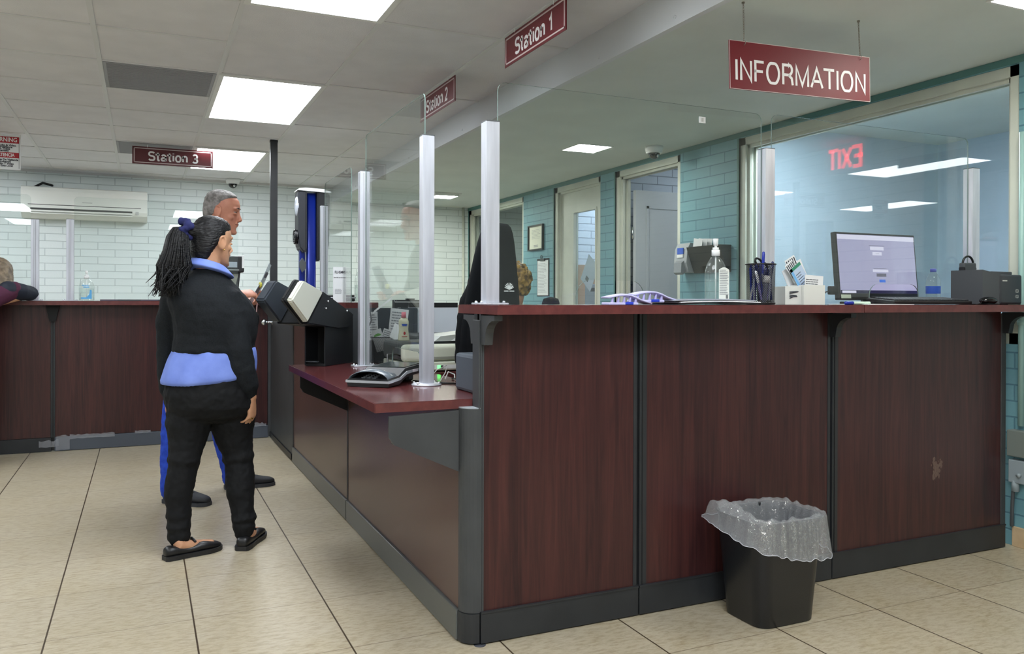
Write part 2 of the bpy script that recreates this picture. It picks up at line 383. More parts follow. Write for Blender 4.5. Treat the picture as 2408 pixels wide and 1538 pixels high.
# rooms behind the turquoise wall
b = B(); b.box(4.9, -.04, 0, 5.0, YF, 2.5); b.box(XW+.12, 2.15, 0, 4.9, 2.25, 2.5)
struct(b.obj('wall_rooms', BLUEW))
b = B(); b.box(XW+.12, 5.05, 0, 4.9, 5.13, 2.5); struct(b.obj('wall_office', BBRICK))
b = B(); b.box(XW+.12, 3.6, 0, 4.9, 3.66, 2.5); struct(b.obj('wall_closet', BBRICK))
b = B(); b.box(XW+.12, 5.03, 0, 4.0, 5.05, 1.5); struct(b.obj('trim_4', mat('brown_panel', rgb(150,120,96), .6)))
b = B(); b.box(XW+.1, -.04, 2.4, 5.0, YF, 2.5); struct(b.obj('ceiling_rooms', PLAST))
# window and door frames
def frame(name, y0, y1, z0, z1, sill):
    b = B(); x0, x1 = XW+.012, XW+.11; f = .05
    def ring(q0, q1, xa, xb, top, bot):
        b.box(xa, q0, bot, xb, q0+f if xa == x0 else q0+.02, top); b.box(xa, q1-(f if xa == x0 else .02), bot, xb, q1, top)
        b.box(xa, q0, top-(f if xa == x0 else .02), xb, q1, top)
        if sill: b.box(xa, q0, bot, xb, q1, bot+(f if xa == x0 else .02))
    ring(y0, y1, x0, x1, z1, z0)
    ring(y0+f, y1-f, x0+.022, x0+.042, z1-f, z0+(f if sill else 0))
    ring(y0+f, y1-f, x0+.075, x1, z1-f, z0+(f if sill else 0))
    o = b.obj(name, FRAMEM); struct(o); return o
for n, (y0, y1, sl) in zip(('window_1', 'door_1', 'door_2', 'window_2'), OPEN): frame(n, y0, y1, sl, TOP, sl > 0)
def pane_x(name, x, y0, y1, z0, z1, m, parent=None):
    b = B(); b.box(x, y0, z0, x+.006, y1, z1); o = b.obj(name, m, parent); return o
struct(pane_x('window_3', XW+.062, .03, 1.86, .98, TOP-.05, WGLASS))
struct(pane_x('window_4', XW+.062, 5.37, 6.85, .95, TOP-.05, WGLASS))
# door leaf with a glass lite
b = B(); x0, x1 = XW+.05, XW+.092; y0, y1 = 3.785, 4.571; z1 = TOP-.055; g0, g1, h0, h1 = 3.90, 4.30, .35, 1.95
b.box(x0, y0, .01, x1, g0, z1); b.box(x0, g1, .01, x1, y1, z1); b.box(x0, g0, .01, x1, g1, h0); b.box(x0, g0, h1, x1, g1, z1)
b.box(x0-.008, g0-.02, h0-.02, x0, g0, h1+.02); b.box(x0-.008, g1, h0-.02, x0, g1+.02, h1+.02); b.box(x0-.008, g0, h1, x0, g1, h1+.02); b.box(x0-.008, g0, h0-.02, x0, g1, h0)
b.box(x0+.018, g0, h0, x0+.024, g1, h1, mi=1)
b.cyl((x0, 3.83, .98), (x0-.05, 3.83, .98), .012, mi=2); b.ell((x0-.06, 3.83, .98), .022, .028, .028, mi=2)
struct(b.obj('door_3', [FRAMEM, WGLASS, CHROME]))
# open door leaf swung into the next room
b = B(); b.box(XW+.13, 3.37, .01, XW+.13+.82, 3.41, 2.06); b.box(XW+.24, 3.364, .2, XW+.26, 3.37, 1.93); b.box(XW+.24, 3.364, 1.91, XW+.84, 3.37, 1.93); b.box(XW+.82, 3.364, .2, XW+.84, 3.37, 1.93)
for z in (.4, 1.15, 1.7):
    b.cyl((XW+.12, 3.40, z-.05), (XW+.12, 3.40, z+.05), .009, 10, mi=1)
struct(b.obj('door_4', [mat('pale_grey_door', rgb(188,194,200), .5), CHROME]))
# thin riser pipe in the far corner
b = B(); b.cyl((2.585, YF-.03, 0), (2.585, YF-.03, RZ), .016, 12); o = b.obj('riser_pipe', FRAMEM)
tag(o, 'thin pale pipe running up the far corner of the staff area', 'pipe'); rebase(o, (2.585, YF-.03, 0))

# ------------------------------------------------------------------ lamps
EM = mat('lit_diffuser', rgb(255,255,255), .5, emit=(.90, .95, 1, 1), estr=LAMP)
EMS = mat('lit_small_diffuser', rgb(255,255,240), .5, emit=(1, .99, .90, 1), estr=LAMP_SMALL)
def troffer(x0, y0, label, group=None):
    t = thing('ceiling_light', label, 'ceiling light', (x0+.305, y0+.61, CZ), 0, group); b = B()
    for q in ((0, 0, .61, .028), (0, 1.192, .61, 1.22), (0, .028, .028, 1.192), (.582, .028, .61, 1.192)):
        b.box(x0+q[0], y0+q[1], CZ-.012, x0+q[2], y0+q[3], CZ-.001)
    b.obj('light_frame', WHITE, t)
    b = B(); b.box(x0+.028, y0+.028, CZ-.009, x0+.582, y0+1.192, CZ-.002); b.obj('diffuser', EM, t)
LAB = {(0, 0): 'large lit ceiling panel cut by the top edge of the photo', (0, 1): 'large lit ceiling panel beside the square grey ceiling grille', (0, 2): 'lit ceiling panel partly behind the hanging Station 3 sign'}
for ci, cx in enumerate((-.61, -3.05)):
    for ri, ry in enumerate((.01, 2.45, 4.89, -2.43, -4.87)):
        if (ci, ri) in LAB: troffer(cx, ry, LAB[(ci, ri)], 'lit ceiling panels over the lobby')
        else: troffer(cx, ry, 'unseen lit ceiling panel added to brighten the counter front', 'lit ceiling panels over the lobby')
EMF = mat('lit_far_diffuser', rgb(255,255,240), .5, emit=(.96, 1, .88, 1), estr=LAMP_SMALL*2.2)
def small_light(cx, cy, label, drop, s=.145):
    t = thing('square_light', label, 'ceiling light', (cx, cy, RZ), 0, 'small square lights over the staff area'); b = B()
    z = RZ-drop
    for q in ((-s, -s, s, -s+.012), (-s, s-.012, s, s), (-s, -s+.012, -s+.012, s-.012), (s-.012, -s+.012, s, s-.012)):
        b.box(cx+q[0], cy+q[1], z-.002, cx+q[2], cy+q[3], RZ-.0005)
    if drop > .01: b.box(cx-s*1.15, cy-s*1.15, RZ-.006, cx+s*1.15, cy+s*1.15, RZ-.0005)
    b.obj('light_frame', WHITE, t)
    b = B(); b.box(cx-s+.012, cy-s+.012, z, cx+s-.012, cy+s-.012, RZ-.001); b.obj('diffuser', EMF if cy > 4 else EMS, t)
small_light(2.0, 2.82, 'small flush square light glowing above the open door', .004)
small_light(1.93, 5.78, 'small raised square light glowing at the far end of the staff ceiling', .03, .13)
troffer(.0, -2.43, 'unseen lit ceiling panel added to brighten the counter front', 'lit ceiling panels over the lobby')  # extra unseen panel, added to light the counter front
small_light(2.03, -.55, 'small square light at the top right corner above the counter end', .004)
# unseen lamps added to brighten the rooms behind the turquoise wall
for cx, cy, s in ((3.0, 1.1, .16), (3.6, 4.3, .2), (3.6, 2.9, .1)):
    t = thing('added_room_light', 'unseen lamp added to brighten the room behind the turquoise wall', 'ceiling light', (cx, cy, 2.4), 0, 'added lights in the rooms behind the wall')
    b = B(); b.box(cx-s, cy-s*3, 2.385, cx+s, cy+s*3, 2.399); b.obj('diffuser', mat('added_room_diffuser' if cx > 3.2 else 'added_room_strip', rgb(255,255,255), .5, emit=(.9, .95, 1, 1), estr=9. if cx > 3.2 else 26.), t)
    b = B(); b.box(cx-s-.02, cy-s*3-.02, 2.392, cx+s+.02, cy+s*3+.02, 2.3995); b.obj('light_frame', WHITE, t)
def grille(y0, label):
    t = thing('ceiling_vent', label, 'vent', (-.915, y0+.3, CZ), 0, 'grey square grilles in the tiled ceiling'); x0 = -1.22
    b = B(); b.box(x0+.014, y0+.014, CZ-.007, x0+.596, y0+.03, CZ-.001); b.box(x0+.014, y0+.58, CZ-.007, x0+.596, y0+.596, CZ-.001)
    b.box(x0+.014, y0+.03, CZ-.007, x0+.03, y0+.58, CZ-.001); b.box(x0+.58, y0+.03, CZ-.007, x0+.596, y0+.58, CZ-.001)
    b.obj('vent_frame', mat('vent_grey', rgb(150,151,154), .5), t)
    b = B(); b.box(x0+.03, y0+.03, CZ-.003, x0+.58, y0+.58, CZ-.0005); b.obj('backing', mat('vent_dark', rgb(104,106,110), .8), t)
    b = B()
    for k in range(27):
        y = y0+.04+k*.02; b.box(x0+.03, y, CZ-.0065, x0+.58, y+.011, CZ-.0035)
    b.obj('louvre', mat('vent_grey', None), t)
grille(2.45, 'large grey square grille in the tiled ceiling near the biggest lit panel')
grille(4.89, 'grey ceiling grille just behind the Station 3 sign')

# ------------------------------------------------------------------ the tall front counter
PT, PB = 1.113, 1.083      # transaction top
t = thing('front_counter', 'tall dark mahogany and charcoal counter front facing the camera', 'counter', (1.3, .03, 0))
seams = [0.0, .612, 1.535, 2.60]
for i in range(3):
    a, c = seams[i], seams[i+1]; l = .012 if i == 0 else .034; r = .022 if i < 2 else .03
    b = B(); b.box(a+l, .002, .107, c-r, .022, PB-.0005); b.obj('wood_panel', WOODZ, t)
    b = B(); b.box(a+.002, -.006, .004, c-.003, .012, .104, bev=.002); b.box(a+.002, -.0085, .102, c-.003, .012, .108); b.obj('kick_plate', CHARD, t)
    
    for fx_ in (a+.05, c-.04): b = B(); b.cyl((fx_, .03, 0), (fx_, .03, .006), .02); b.obj('levelling_foot', BLK, t)
b = B(); b.box(0, .03, .006, 2.6, .055, PB-.0005); b.obj('rear_skin', CHARD, t)
for i in (1, 2):
    s = seams[i]; b = B()
    b.box(s-.022, .0, .107, s-.008, .02, PB-.0005); b.box(s+.004, .0, .107, s+.034, .02, PB-.0005); b.box(s-.008, .012, .107, s+.004, .02, PB-.0005, mi=1)
    b.box(s+.014, -.002, .107, s+.017, .0, PB-.0005, mi=1)
    b.obj('divider_strip', [CHARD, BLKM], t)
b = B(); b.box(0, .0, .107, .006, .02, PB-.0005); b.box(.007, .0, .107, .013, .02, PB-.0005); b.box(.0, .01, .107, .012, .02, PB-.0005, mi=1); b.obj('edge_strip', [CHAR, BLKM], t)
b = B(); b.box(-.006, .0, .77, .0, .056, PB-.02, bev=.0015); b.obj('end_post', CHAR, t); b = B(); b.box(2.57, -.002, .006, 2.602, .056, PB-.01, bev=.003); b.obj('end_post', CHAR, t)
# rounded corner post, below the low worktop level
prof = [(0, 0)]+[(-.055+.055*math.cos(R(-90+0))-0*k, 0) for k in ()]
arc = [(-.055+.055*(1-math.sin(R(90*k/8)))*0-.055*math.sin(R(90*k/8))+.055, .055-.055*math.cos(R(90*k/8))) for k in range(9)]
pts = [(.0, .0)]+[(-.055*math.sin(R(90*k/8)), .055-.055*math.cos(R(90*k/8))) for k in range(1, 9)]+[(0, .055)]
b = B(); b.prism([(x, y, .104) for x, y in pts], (0, 0, .772-.104)); b.obj('corner_post', CHAR, t)
b = B(); b.prism([(x-.002, y-.002, .006) for x, y in pts], (0, 0, .096)); b.obj('corner_foot', CHARD, t)
b = B(); b.prism([(x, y, .7725) for x, y in pts], (0, 0, .0035)); b.obj('post_cap', mat('pale_worn_cap', rgb(150,156,162), .4), t)
def curve_bracket(x, sgn, y0, label=None, reach=.11, hgt=.10, w=.028):
    b = B(); P = [(y0, PB-.004), (y0+sgn*reach, PB-.004), (y0+sgn*reach, PB-.02)]
    for k in range(7):
        a = R(90*k/6); P.append((y0+sgn*(reach-.005-(reach-.04)*math.sin(a)), PB-.02-(hgt-.045)*(1-math.cos(a))))
    P += [(y0+sgn*.03, PB-hgt), (y0, PB-hgt)]
    b.prism([(x, y, z) for y, z in P], (w, 0, 0)); b.prism([(x+w/2-.002, y-.004*sgn, z-.001) for y, z in P], (.004, 0, 0), 1)
    return b
curve_bracket(.002, -1, .0).obj('shelf_bracket', CHAR, t)
curve_bracket(1.522, -1, .0).obj('shelf_bracket', CHARD, t)
curve_bracket(2.575, -1, .0).obj('shelf_bracket', CHARD, t)
curve_bracket(.0, 1, .055, reach=.10).obj('shelf_bracket', CHAR, t)
b = B(); rd = random.Random(4)
for k in range(60):
    cx, cz = 2.142+rd.gauss(0, .015), .402+rd.gauss(0, .019); q = rd.uniform(.003, .010)
    b.prism([(cx+q*math.cos(a)*rd.uniform(.6, 1), .0012-k*.00002, cz+q*1.4*math.sin(a)*rd.uniform(.6, 1)) for a in (0, 1, 2, 3, 4, 5)], (0, .0006+k*.00002, 0))
b.obj('scuff_mark', mat('scuffed_laminate', rgb(104,84,76), .8), t)
def top_slab(name, label, x0, y0, x1, y1, z0, z1, m, ends=()):
    o_t = thing(name, label, 'countertop', ((x0+x1)/2, (y0+y1)/2, z0)); b = B()
    b.box(x0+.002, y0+.002, z0, x1-.002, y1-.002, z1); b.obj('top_surface', m, o_t)
    b = B(); b.box(x0, y0, z0, x1, y0+.002, z1-.0015); b.box(x0, y1-.002, z0, x1, y1, z1-.0015); b.box(x0, y0+.002, z0, x0+.002, y1-.002, z1-.0015); b.box(x1-.002, y0+.002, z0, x1, y1-.002, z1-.0015)
    b.obj('edge_band', EDGE, o_t); return o_t
top_slab('countertop', 'red-brown ledge on the tall front counter, left length under the information sign', .0, -.14, 1.558, .205, PB, PT, WOODX)
top_slab('countertop', 'red-brown ledge on the tall front counter, right length carrying the monitor', 1.561, -.14, 2.625, .62, PB, PT, WOODX)

# ------------------------------------------------------------------ the side counter run (stations 1 and 2)
t = thing('station_counter', 'long mahogany counter side receding from the rounded corner post', 'counter', (-.03, 1.7, 0))
for a, c, top in ((.058, 1.655, .768), (1.668, 3.30, .768)):
    b = B(); b.box(-.052, a+.004, .107, -.034, c-.004, top); b.obj('wood_panel', WOODS, t)
    b = B(); b.box(-.062, a, .004, -.03, c, .104, bev=.002); b.obj('kick_plate', mat('charcoal_kick_sheen', rgb(92,94,92), .32, spec=.7), t)  # kick grey lightened to carry a painted floor reflection
b = B(); b.box(-.052, 1.885, .768, -.034, 3.296, PB); b.obj('upper_wood_panel', WOODS, t)
b = B(); b.box(-.034, .06, .006, -.0, 3.30, .768); b.box(-.034, 1.885, .768, 0, 3.3, PB); b.obj('rear_skin', CHARD, t)
b = B(); b.box(-.054, 1.651, .107, -.034, 1.672, .768); b.box(-.0545, 1.660, .107, -.053, 1.663, .768, mi=1); b.obj('divider_strip', [CHAR, BLKM], t)
b = B(); b.box(-.058, 3.296, .01, -.0, 3.325, PB); b.obj('divider_strip', CHAR, t)
b = B(); b.box(-.06, 1.858, .768, .158, 1.884, PB); b.obj('end_post', GREYP, t)
for y in (.052, 1.652):       # flat gusset brackets under the low worktop
    b = B(); pts = [(-.055, .765), (-.292, .757), (-.292, .69), (-.275, .665), (-.055, .562)]
    b.prism([(x, y, z) for x, z in pts], (0, .012, 0)); b.prism([(x, y+.001, z) for x, z in ((-.055, .562), (-.275, .665), (-.275, .668), (-.055, .572))], (0, .04, 0))
    b.obj('worktop_bracket', CHAR if y < 1 else BLKM, t)
def poly_slab(name, label, P, z0, z1, m):
    t_ = thing(name, label, 'countertop', (sum(p[0] for p in P)/len(P), sum(p[1] for p in P)/len(P), z0)); b = B(); b.prism([(x, y, z0) for x, y in P], (0, 0, z1-z0)); b.obj('top_surface', m, t_)
    b = B(); n = len(P)
    for i in range(n):
        a, c = Vector((*P[i], 0)), Vector((*P[(i+1) % n], 0)); d = (c-a).normalized(); o_ = Vector((d.y, -d.x, 0))*.002
        b.prism([a+Vector((0, 0, z0)), c+Vector((0, 0, z0)), c+Vector((0, 0, z1-.0015)), a+Vector((0, 0, z1-.0015))], o_)
    b.obj('edge_band', EDGE, t_); return t_
poly_slab('low_worktop', 'low red-brown worktop holding the pin pad and the black vision tester', [(-.335, .058), (.185, .058), (.185, 1.0), (.70, 1.0), (.70, 1.722), (-.335, 1.722)], .77, .80, WOODY)
top_slab('high_ledge', 'far high red-brown ledge behind the vision tester', -.14, 1.86, .16, 3.33, PB, PT, WOODY)
b = B(); b.box(.06, 1.745, .80, .345, 1.79, 1.085, bev=.004); b.box(.325, 1.742, .80, .345, 1.745, 1.085); b.box(.06, 1.741, 1.06, .345, 1.745, 1.085)
o = b.obj('desk_divider', mat('blue_grey_fabric', rgb(52,62,72), .85, bump=.1, scale=300)); tag(o, 'dark blue-grey desk divider panel with papers pinned on it', 'divider'); rebase(o, (.2, 1.765, .80))
# dark swing gate between the two counters
t = thing('counter_gate', 'narrow dark grey swing gate with a chrome knob beside the far counter', 'gate', (-.04, 3.9, 0))
b = B(); b.box(-.056, 3.335, .015, -.02, 4.388, PB-.005, bev=.003); b.obj('gate_panel', CHAR, t)
b = B(); b.box(-.064, 3.335, .01, -.057, 4.388, .05, bev=.002); b.obj('gate_sweep', BLK, t)
b = B(); b.cyl((-.056, 4.30, .945), (-.062, 4.30, .945), .028); b.cyl((-.06, 4.30, .945), (-.10, 4.30, .945), .009); b.ell((-.122, 4.30, .945), .026, .028, .028); b.obj('gate_knob', CHROME, t)
# ------------------------------------------------------------------ the far counter
t = thing('far_counter', 'mahogany counter front across the far end of the lobby', 'counter', (-1.6, 4.45, 0))
for a, c in ((-4.4, -3.25), (-3.235, -1.62), (-1.60, -.075)):
    b = B(); b.box(a+.005, 4.402, .107, c-.005, 4.42, PB-.0005); b.obj('wood_panel', WOODZ, t)
    b = B(); b.box(a, 4.396, .004, c, 4.42, .104, bev=.002); b.obj('kick_plate', mat('bluish_kick', rgb(78,84,94), .4) if a > -2 else CHARD, t)
b = B(); b.box(-4.4, 4.42, .006, -.06, 4.46, PB-.0005); b.obj('rear_skin', CHARD, t)
for x in (-3.243, -1.61):
    b = B(); b.box(x-.014, 4.398, .104, x+.014, 4.42, PB-.0005); b.box(x-.002, 4.396, .104, x+.002, 4.398, PB-.0005, mi=1); b.obj('divider_strip', [CHARD, BLKM], t)
    b = B(); b.prism([(x-.045, 4.398, PB-.0005), (x-.02, 4.398, PB-.12), (x+.02, 4.398, PB-.12), (x+.045, 4.398, PB-.0005)], (0, -.035, 0)); b.obj('shelf_bracket', BLKM, t)
b = B(); b.box(-.075, 4.398, .01, -.05, 4.46, PB-.0005); b.obj('end_post', CHAR, t)
TAPE = glassy('clear_tape', (.8, .82, .85, 1), .25, 1.45, .28, rgb(205,208,216))
rd = random.Random(3); b = B()
def tape(b, x0, x1, z0, z1, n, dz):
    top = []; bot = []
    for k in range(n+1):
        x = x0+(x1-x0)*k/n; top.append(Vector((x, 4.394-rd.random()*.004, z1+rd.uniform(-dz, dz)))); bot.append(Vector((x, 4.392-rd.random()*.003, z0+rd.uniform(-dz, dz)*.6)))
    for k in range(n): b.poly([bot[k], bot[k+1], top[k+1], top[k]])
tape(b, -1.70, -1.57, .035, .085, 8, .008); b.obj('clear_tape', TAPE, t, recalc=False)
b = B(); tape(b, -1.59, -1.50, .01, .115, 7, .006); tape(b, -1.50, -1.2, .088, .118, 16, .005); tape(b, -1.06, -.95, .10, .122, 8, .004); tape(b, -.35, -.09, .095, .125, 16, .008); b.obj('clear_tape', TAPE, t, recalc=False)
top_slab('far_countertop', 'red-brown countertop along the far white brick wall side', -4.4, 4.30, .25, 4.75, PB, PT, WOODX)
b = B(); b.box(-.068, 4.325, PT, -.012, 4.365, CZ-.004); b.box(-.085, 4.31, PT, .005, 4.38, PT+.008, mi=1); b.box(-.07, 4.323, CZ-.02, -.01, 4.367, CZ-.002)
o = b.obj('ceiling_pole', [CHARD, LGREY]); tag(o, 'dark square pole from the far countertop up to the ceiling', 'pole'); rebase(o, (-.04, 4.345, PT))

# ------------------------------------------------------------------ acrylic screens and posts
def post(x, y, z0, z1, label, s=.046, group='aluminium posts of the clear screens', base=True, round_base=False, groove=True):
    t = thing('aluminium_post', label, 'post', (x, y, z0), 0, group); h = s/2; b = B()
    b.box(x-h, y-h, z0+.006, x+h, y+h, z1-.003, bev=.0015)
    for q in ((-1, 1) if groove else ()):
        b.box(x-.006, y+q*h-.0005*q, z0+.01, x-.004, y+q*(h+.0005), z1-.01, mi=1); b.box(x+.004, y+q*h-.0005*q, z0+.01, x+.006, y+q*(h+.0005), z1-.01, mi=1)
        b.box(x+q*h-.0005*q, y-.006, z0+.01, x+q*(h+.0005), y-.004, z1-.01, mi=1); b.box(x+q*h-.0005*q, y+.004, z0+.01, x+q*(h+.0005), y+.006, z1-.01, mi=1)
    b.obj('post_tube', [ALU, mat('aluminium_groove', rgb(120,124,128), .5, .5)], t)
    b = B(); b.box(x-h, y-h, z1-.003, x+h, y+h, z1); b.obj('post_cap', mat('dull_cap', rgb(96,100,104), .5), t)
    if base:
        b = B()
        if round_base: b.lathe((x, y, z0), [(.058, 0), (.058, .004), (.05, .008), (.03, .010)])
        else: b.box(x-.055, y-.04, z0, x+.055, y+.04, z0+.006, bev=.002)
        b.obj('base_plate', ALU, t)
        for sx in (-1, 1):
            for sy in (-1, 1):
                c = B(); c.ell((x+sx*.042, y+sy*(.026), z0+.009), .006, .006, .005, n=8); c.obj('screw', CHROME, t)
    return t
post(.106, .172, PT, 1.755, 'left aluminium post on the front ledge, tallest looking in the picture', .05, groove=False)
post(1.345, .172, PT, 1.757, 'aluminium post on the front ledge behind the pen cup', .05, groove=False)
post(2.60, .172, PT, 1.762, 'aluminium post at the right end of the front ledge behind the printer', .05, groove=False)
post(-.008, .53, .80, 1.762, 'near aluminium post on the low worktop with a round base plate', .046, round_base=True, groove=False)
post(-.012, 1.50, .80, 1.762, 'aluminium post on the low worktop beside the black vision tester', .046)
post(-.02, 2.43, PT, 1.69, 'thin aluminium post on the far high ledge by the blue camera tower', .04)
post(-1.735, 4.50, PT, 1.72, 'leftmost aluminium post on the far countertop', .05)
post(-1.505, 4.50, PT, 1.73, 'aluminium post on the far countertop left of the blue hand sanitiser', .05)
def screen(name, u0, u1, z0, z1, at, axis, label, notch=None, rad=.03, group='clear acrylic screens'):
    """outline in the (u, z) plane: rounded top corners, optional pass-through notch at the bottom"""
    P = [(u0, z0)]
    if notch:
        a, c, h, r = notch; P.append((a, z0)); P.append((a, z0+h-r))
        for k in range(1, 6): P.append((a+r*(1-math.cos(R(90*k/5))), z0+h-r+r*math.sin(R(90*k/5))))
        for k in range(5): P.append((c-r*(1-math.cos(R(90-90*k/5))), z0+h-r+r*math.sin(R(90-90*k/5))))
        P += [(c, z0+h-r), (c, z0)]
    P.append((u1, z0))
    for k in range(5): P.append((u1-rad*(1-math.cos(R(90*k/4))), z1-rad*(1-math.sin(R(90*k/4)))))
    for k in range(5): P.append((u0+rad*(1-math.cos(R(90-90*k/4))), z1-rad*(1-math.sin(R(90-90*k/4)))))
    th = .005; b = B()
    if axis == 'x': b.prism([(u, at, z) for u, z in P], (0, th, 0))
    else: b.prism([(at, u, z) for u, z in P], (th, 0, 0))
    b.bm.normal_update()
    for f in b.bm.faces: f.material_index = 0 if len(f.verts) > 4 else 1
    o = b.obj(name, [ACRYL, ACRE]); tag(o, label, 'screen', group)
    rebase(o, ((u0+u1)/2, at, z0) if axis == 'x' else (at, (u0+u1)/2, z0)); return o
screen('acrylic_screen', .133, 1.318, PT+.001, 1.898, .1695, 'x', 'clear acrylic screen over the hand sanitiser, with a white sticker near its top', (.45, .747, .09, .06))
screen('acrylic_screen', 1.372, 2.573, PT+.001, 1.903, .1695, 'x', 'clear acrylic screen in front of the information monitor', (1.933, 2.242, .09, .05))
screen('acrylic_screen', .555, 1.475, .802, 1.935, -.0105, 'y', 'near clear acrylic screen rising from the low worktop', (.60, 1.0, .12, .04))
screen('acrylic_screen', 1.735, 2.408, PT+.001, 1.82, -.0205, 'y', 'far clear acrylic screen on the high ledge beside the camera tower')
screen('acrylic_screen', -3.3, -1.762, PT+.001, 1.90, 4.4975, 'x', 'clear acrylic screen at the left edge behind the leaning person')
screen('acrylic_screen', -1.478, -.3, PT+.001, 1.90, 4.4975, 'x', 'clear acrylic screen on the far countertop behind the two standing people')
b = B(); b.box(1.0, .1665, 1.833, 1.032, .169, 1.858, bev=.001); b.box(1.011, .1655, 1.838, 1.021, .1668, 1.853, mi=1)
o = b.obj('sticker', [WHITEP, LGREY]); tag(o, 'small white square sticker near the top of the front screen', 'sticker'); rebase(o, (1.016, .168, 1.845))

# ------------------------------------------------------------------ hanging signs
def arc_(cx, cy, rx, ry, a0, a1, n=14): return [(cx+rx*math.cos(R(a0+(a1-a0)*k/n)), cy+ry*math.sin(R(a0+(a1-a0)*k/n))) for k in range(n+1)]
GLY = {   # sans-serif letters as strokes: (advance, [polylines]) in cap-height units
 'E': (.52, [[(.52, 1), (.05, 1), (.05, 0), (.52, 0)], [(.05, .52), (.46, .52)]]), 'X': (.62, [[(.03, 0), (.59, 1)], [(.03, 1), (.59, 0)]]),
 'I': (.12, [[(.06, 0), (.06, 1)]]), 'N': (.62, [[(.05, 0), (.05, 1), (.57, 0), (.57, 1)]]), 'F': (.50, [[(.05, 0), (.05, 1), (.50, 1)], [(.05, .52), (.45, .52)]]),
 'O': (.74, [arc_(.37, .5, .32, .5, 0, 360, 28)]), 'R': (.60, [[(.05, 0), (.05, 1), (.34, 1)]+arc_(.34, .75, .2, .25, 90, -90, 10)+[(.05, .5)], [(.34, .5), (.52, .36), (.57, 0)]]),
 'M': (.76, [[(.05, 0), (.05, 1), (.38, .08), (.71, 1), (.71, 0)]]), 'A': (.64, [[(.0, 0), (.32, 1), (.64, 0)], [(.11, .34), (.53, .34)]]), 'T': (.56, [[(.0, 1), (.56, 1)], [(.28, 1), (.28, 0)]]),
 'S': (.62, [arc_(.31, .74, .25, .25, 25, 180, 8)+arc_(.31, .70, .25, .18, 180, 262, 4)+arc_(.31, .27, .27, .26, 80, -25, 6)+arc_(.31, .26, .27, .26, -30, -158, 8)]),
 't': (.34, [[(.15, .93), (.15, .16), (.2, .04), (.32, .03)], [(0, .70), (.32, .70)]]), 'a': (.52, [arc_(.24, .50, .19, .20, 160, 10, 8)+[(.43, .1), (.50, .02)], [(.42, .42), (.2, .38)]+arc_(.2, .19, .17, .18, 90, 300, 10)+[(.42, .16)]]),
 'i': (.12, [[(.06, 0), (.06, .70)], [(.06, .88), (.06, 1)]]), 'o': (.56, [arc_(.28, .36, .23, .36, 0, 360, 22)]), 'n': (.50, [[(.06, 0), (.06, .70)], [(.06, .42)]+arc_(.26, .48, .18, .22, 150, 0, 8)+[(.44, 0)]]),
 '1': (.40, [[(.04, .72), (.22, .84), (.27, 1), (.27, 0)]]), '2': (.52, [arc_(.26, .72, .21, .27, 165, -35, 10)+[(.05, .05), (.49, .05)]]), '3': (.52, [arc_(.25, .74, .20, .24, 155, -80, 10), arc_(.25, .26, .22, .25, 85, -155, 12)]), ' ': (.24, [])}
def stroke_text(b, s_, M, width, cap, sw, gap=.13, ext=.0007):
    tot = sum(GLY[c_][0]+gap for c_ in s_)-gap; kx = width/tot; x = -width/2; h = sw/2
    for c_ in s_:
        adv, pls = GLY[c_]
        for pl in pls:
            P = [Vector((x+px*kx, min(max(py, .04), .96)*cap-cap/2, 0)) for px, py in pl]; L_, R_ = [], []
            for i, p in enumerate(P):
                d0 = (p-P[i-1]).normalized() if i else None; d1 = (P[i+1]-p).normalized() if i < len(P)-1 else None
                if i == 0: n_ = Vector((-d1.y, d1.x, 0)); p = p-d1*(h if abs(d1.y) < .3 else 0); m_ = h
                elif i == len(P)-1: n_ = Vector((-d0.y, d0.x, 0)); m_ = h
                else:
                    n0 = Vector((-d0.y, d0.x, 0)); n1 = Vector((-d1.y, d1.x, 0)); n_ = (n0+n1)
                    n_ = n_.normalized() if n_.length > 1e-6 else n0; m_ = h/max(.45, n_.dot(n0))
                L_.append(p+n_*m_); R_.append(p-n_*m_)
            for i in range(len(P)-1): b.prism([L_[i], R_[i], R_[i+1], L_[i+1]], (0, 0, ext), 0, M)
        x += (adv+gap)*kx
    return b
def lettering(b, s, size, c, right, mi=1, bold=0., xs=1., align='CENTER', ext=.0006):
    b.merge(text_mesh(s, size, bold, align, ext, xs), face_m(c, right), mi); return b
def station_sign(txt, c, right, w=.63, h=.146, label=''):
    t = thing('station_sign', label, 'sign', c, 0, 'hanging station signs'); c = Vector(c); r = Vector(right).normalized(); n = r.cross(Vector((0, 0, 1)))
    M = face_m(c, right)
    b = B(); b.box(-w/2, -h/2, -.004, w/2, h/2, 0, M=M); b.obj('sign_board', MAROOND if txt.endswith('3') else mat('station_maroon', rgb(104,26,36), .35), t)
    b = B(); q = .011; e = .007
    for x0, y0, x1, y1 in ((-w/2+q, -h/2+q, w/2-q, -h/2+q+e), (-w/2+q, h/2-q-e, w/2-q, h/2-q), (-w/2+q, -h/2+q, -w/2+q+e, h/2-q), (w/2-q-e, -h/2+q, w/2-q, h/2-q)):
        b.box(x0, y0, .0002, x1, y1, .001, M=M)
    b.obj('border_line', SIGNP, t)
    b = B(); stroke_text(b, txt, face_m(c+n*.0003, right) @ Matrix.Translation((0, -.002, 0)), .385 if not txt.endswith('3') else .385, .072, .0135); b.obj('lettering', SIGNW, t)
    b = B()
    for q in (-.2, .2):
        p = c+r*q+Vector((0, 0, h/2)); b.cyl(p+Vector((0, 0, -.004)), Vector((p.x, p.y, CZ-.002)), .0025, 8)
    b.obj('sign_hanger', WHITEP, t); return t
station_sign('Station 1', (.6, .85, 2.33), (0, -1, 0), label='maroon hanging sign reading Station 1, nearest to the top edge')
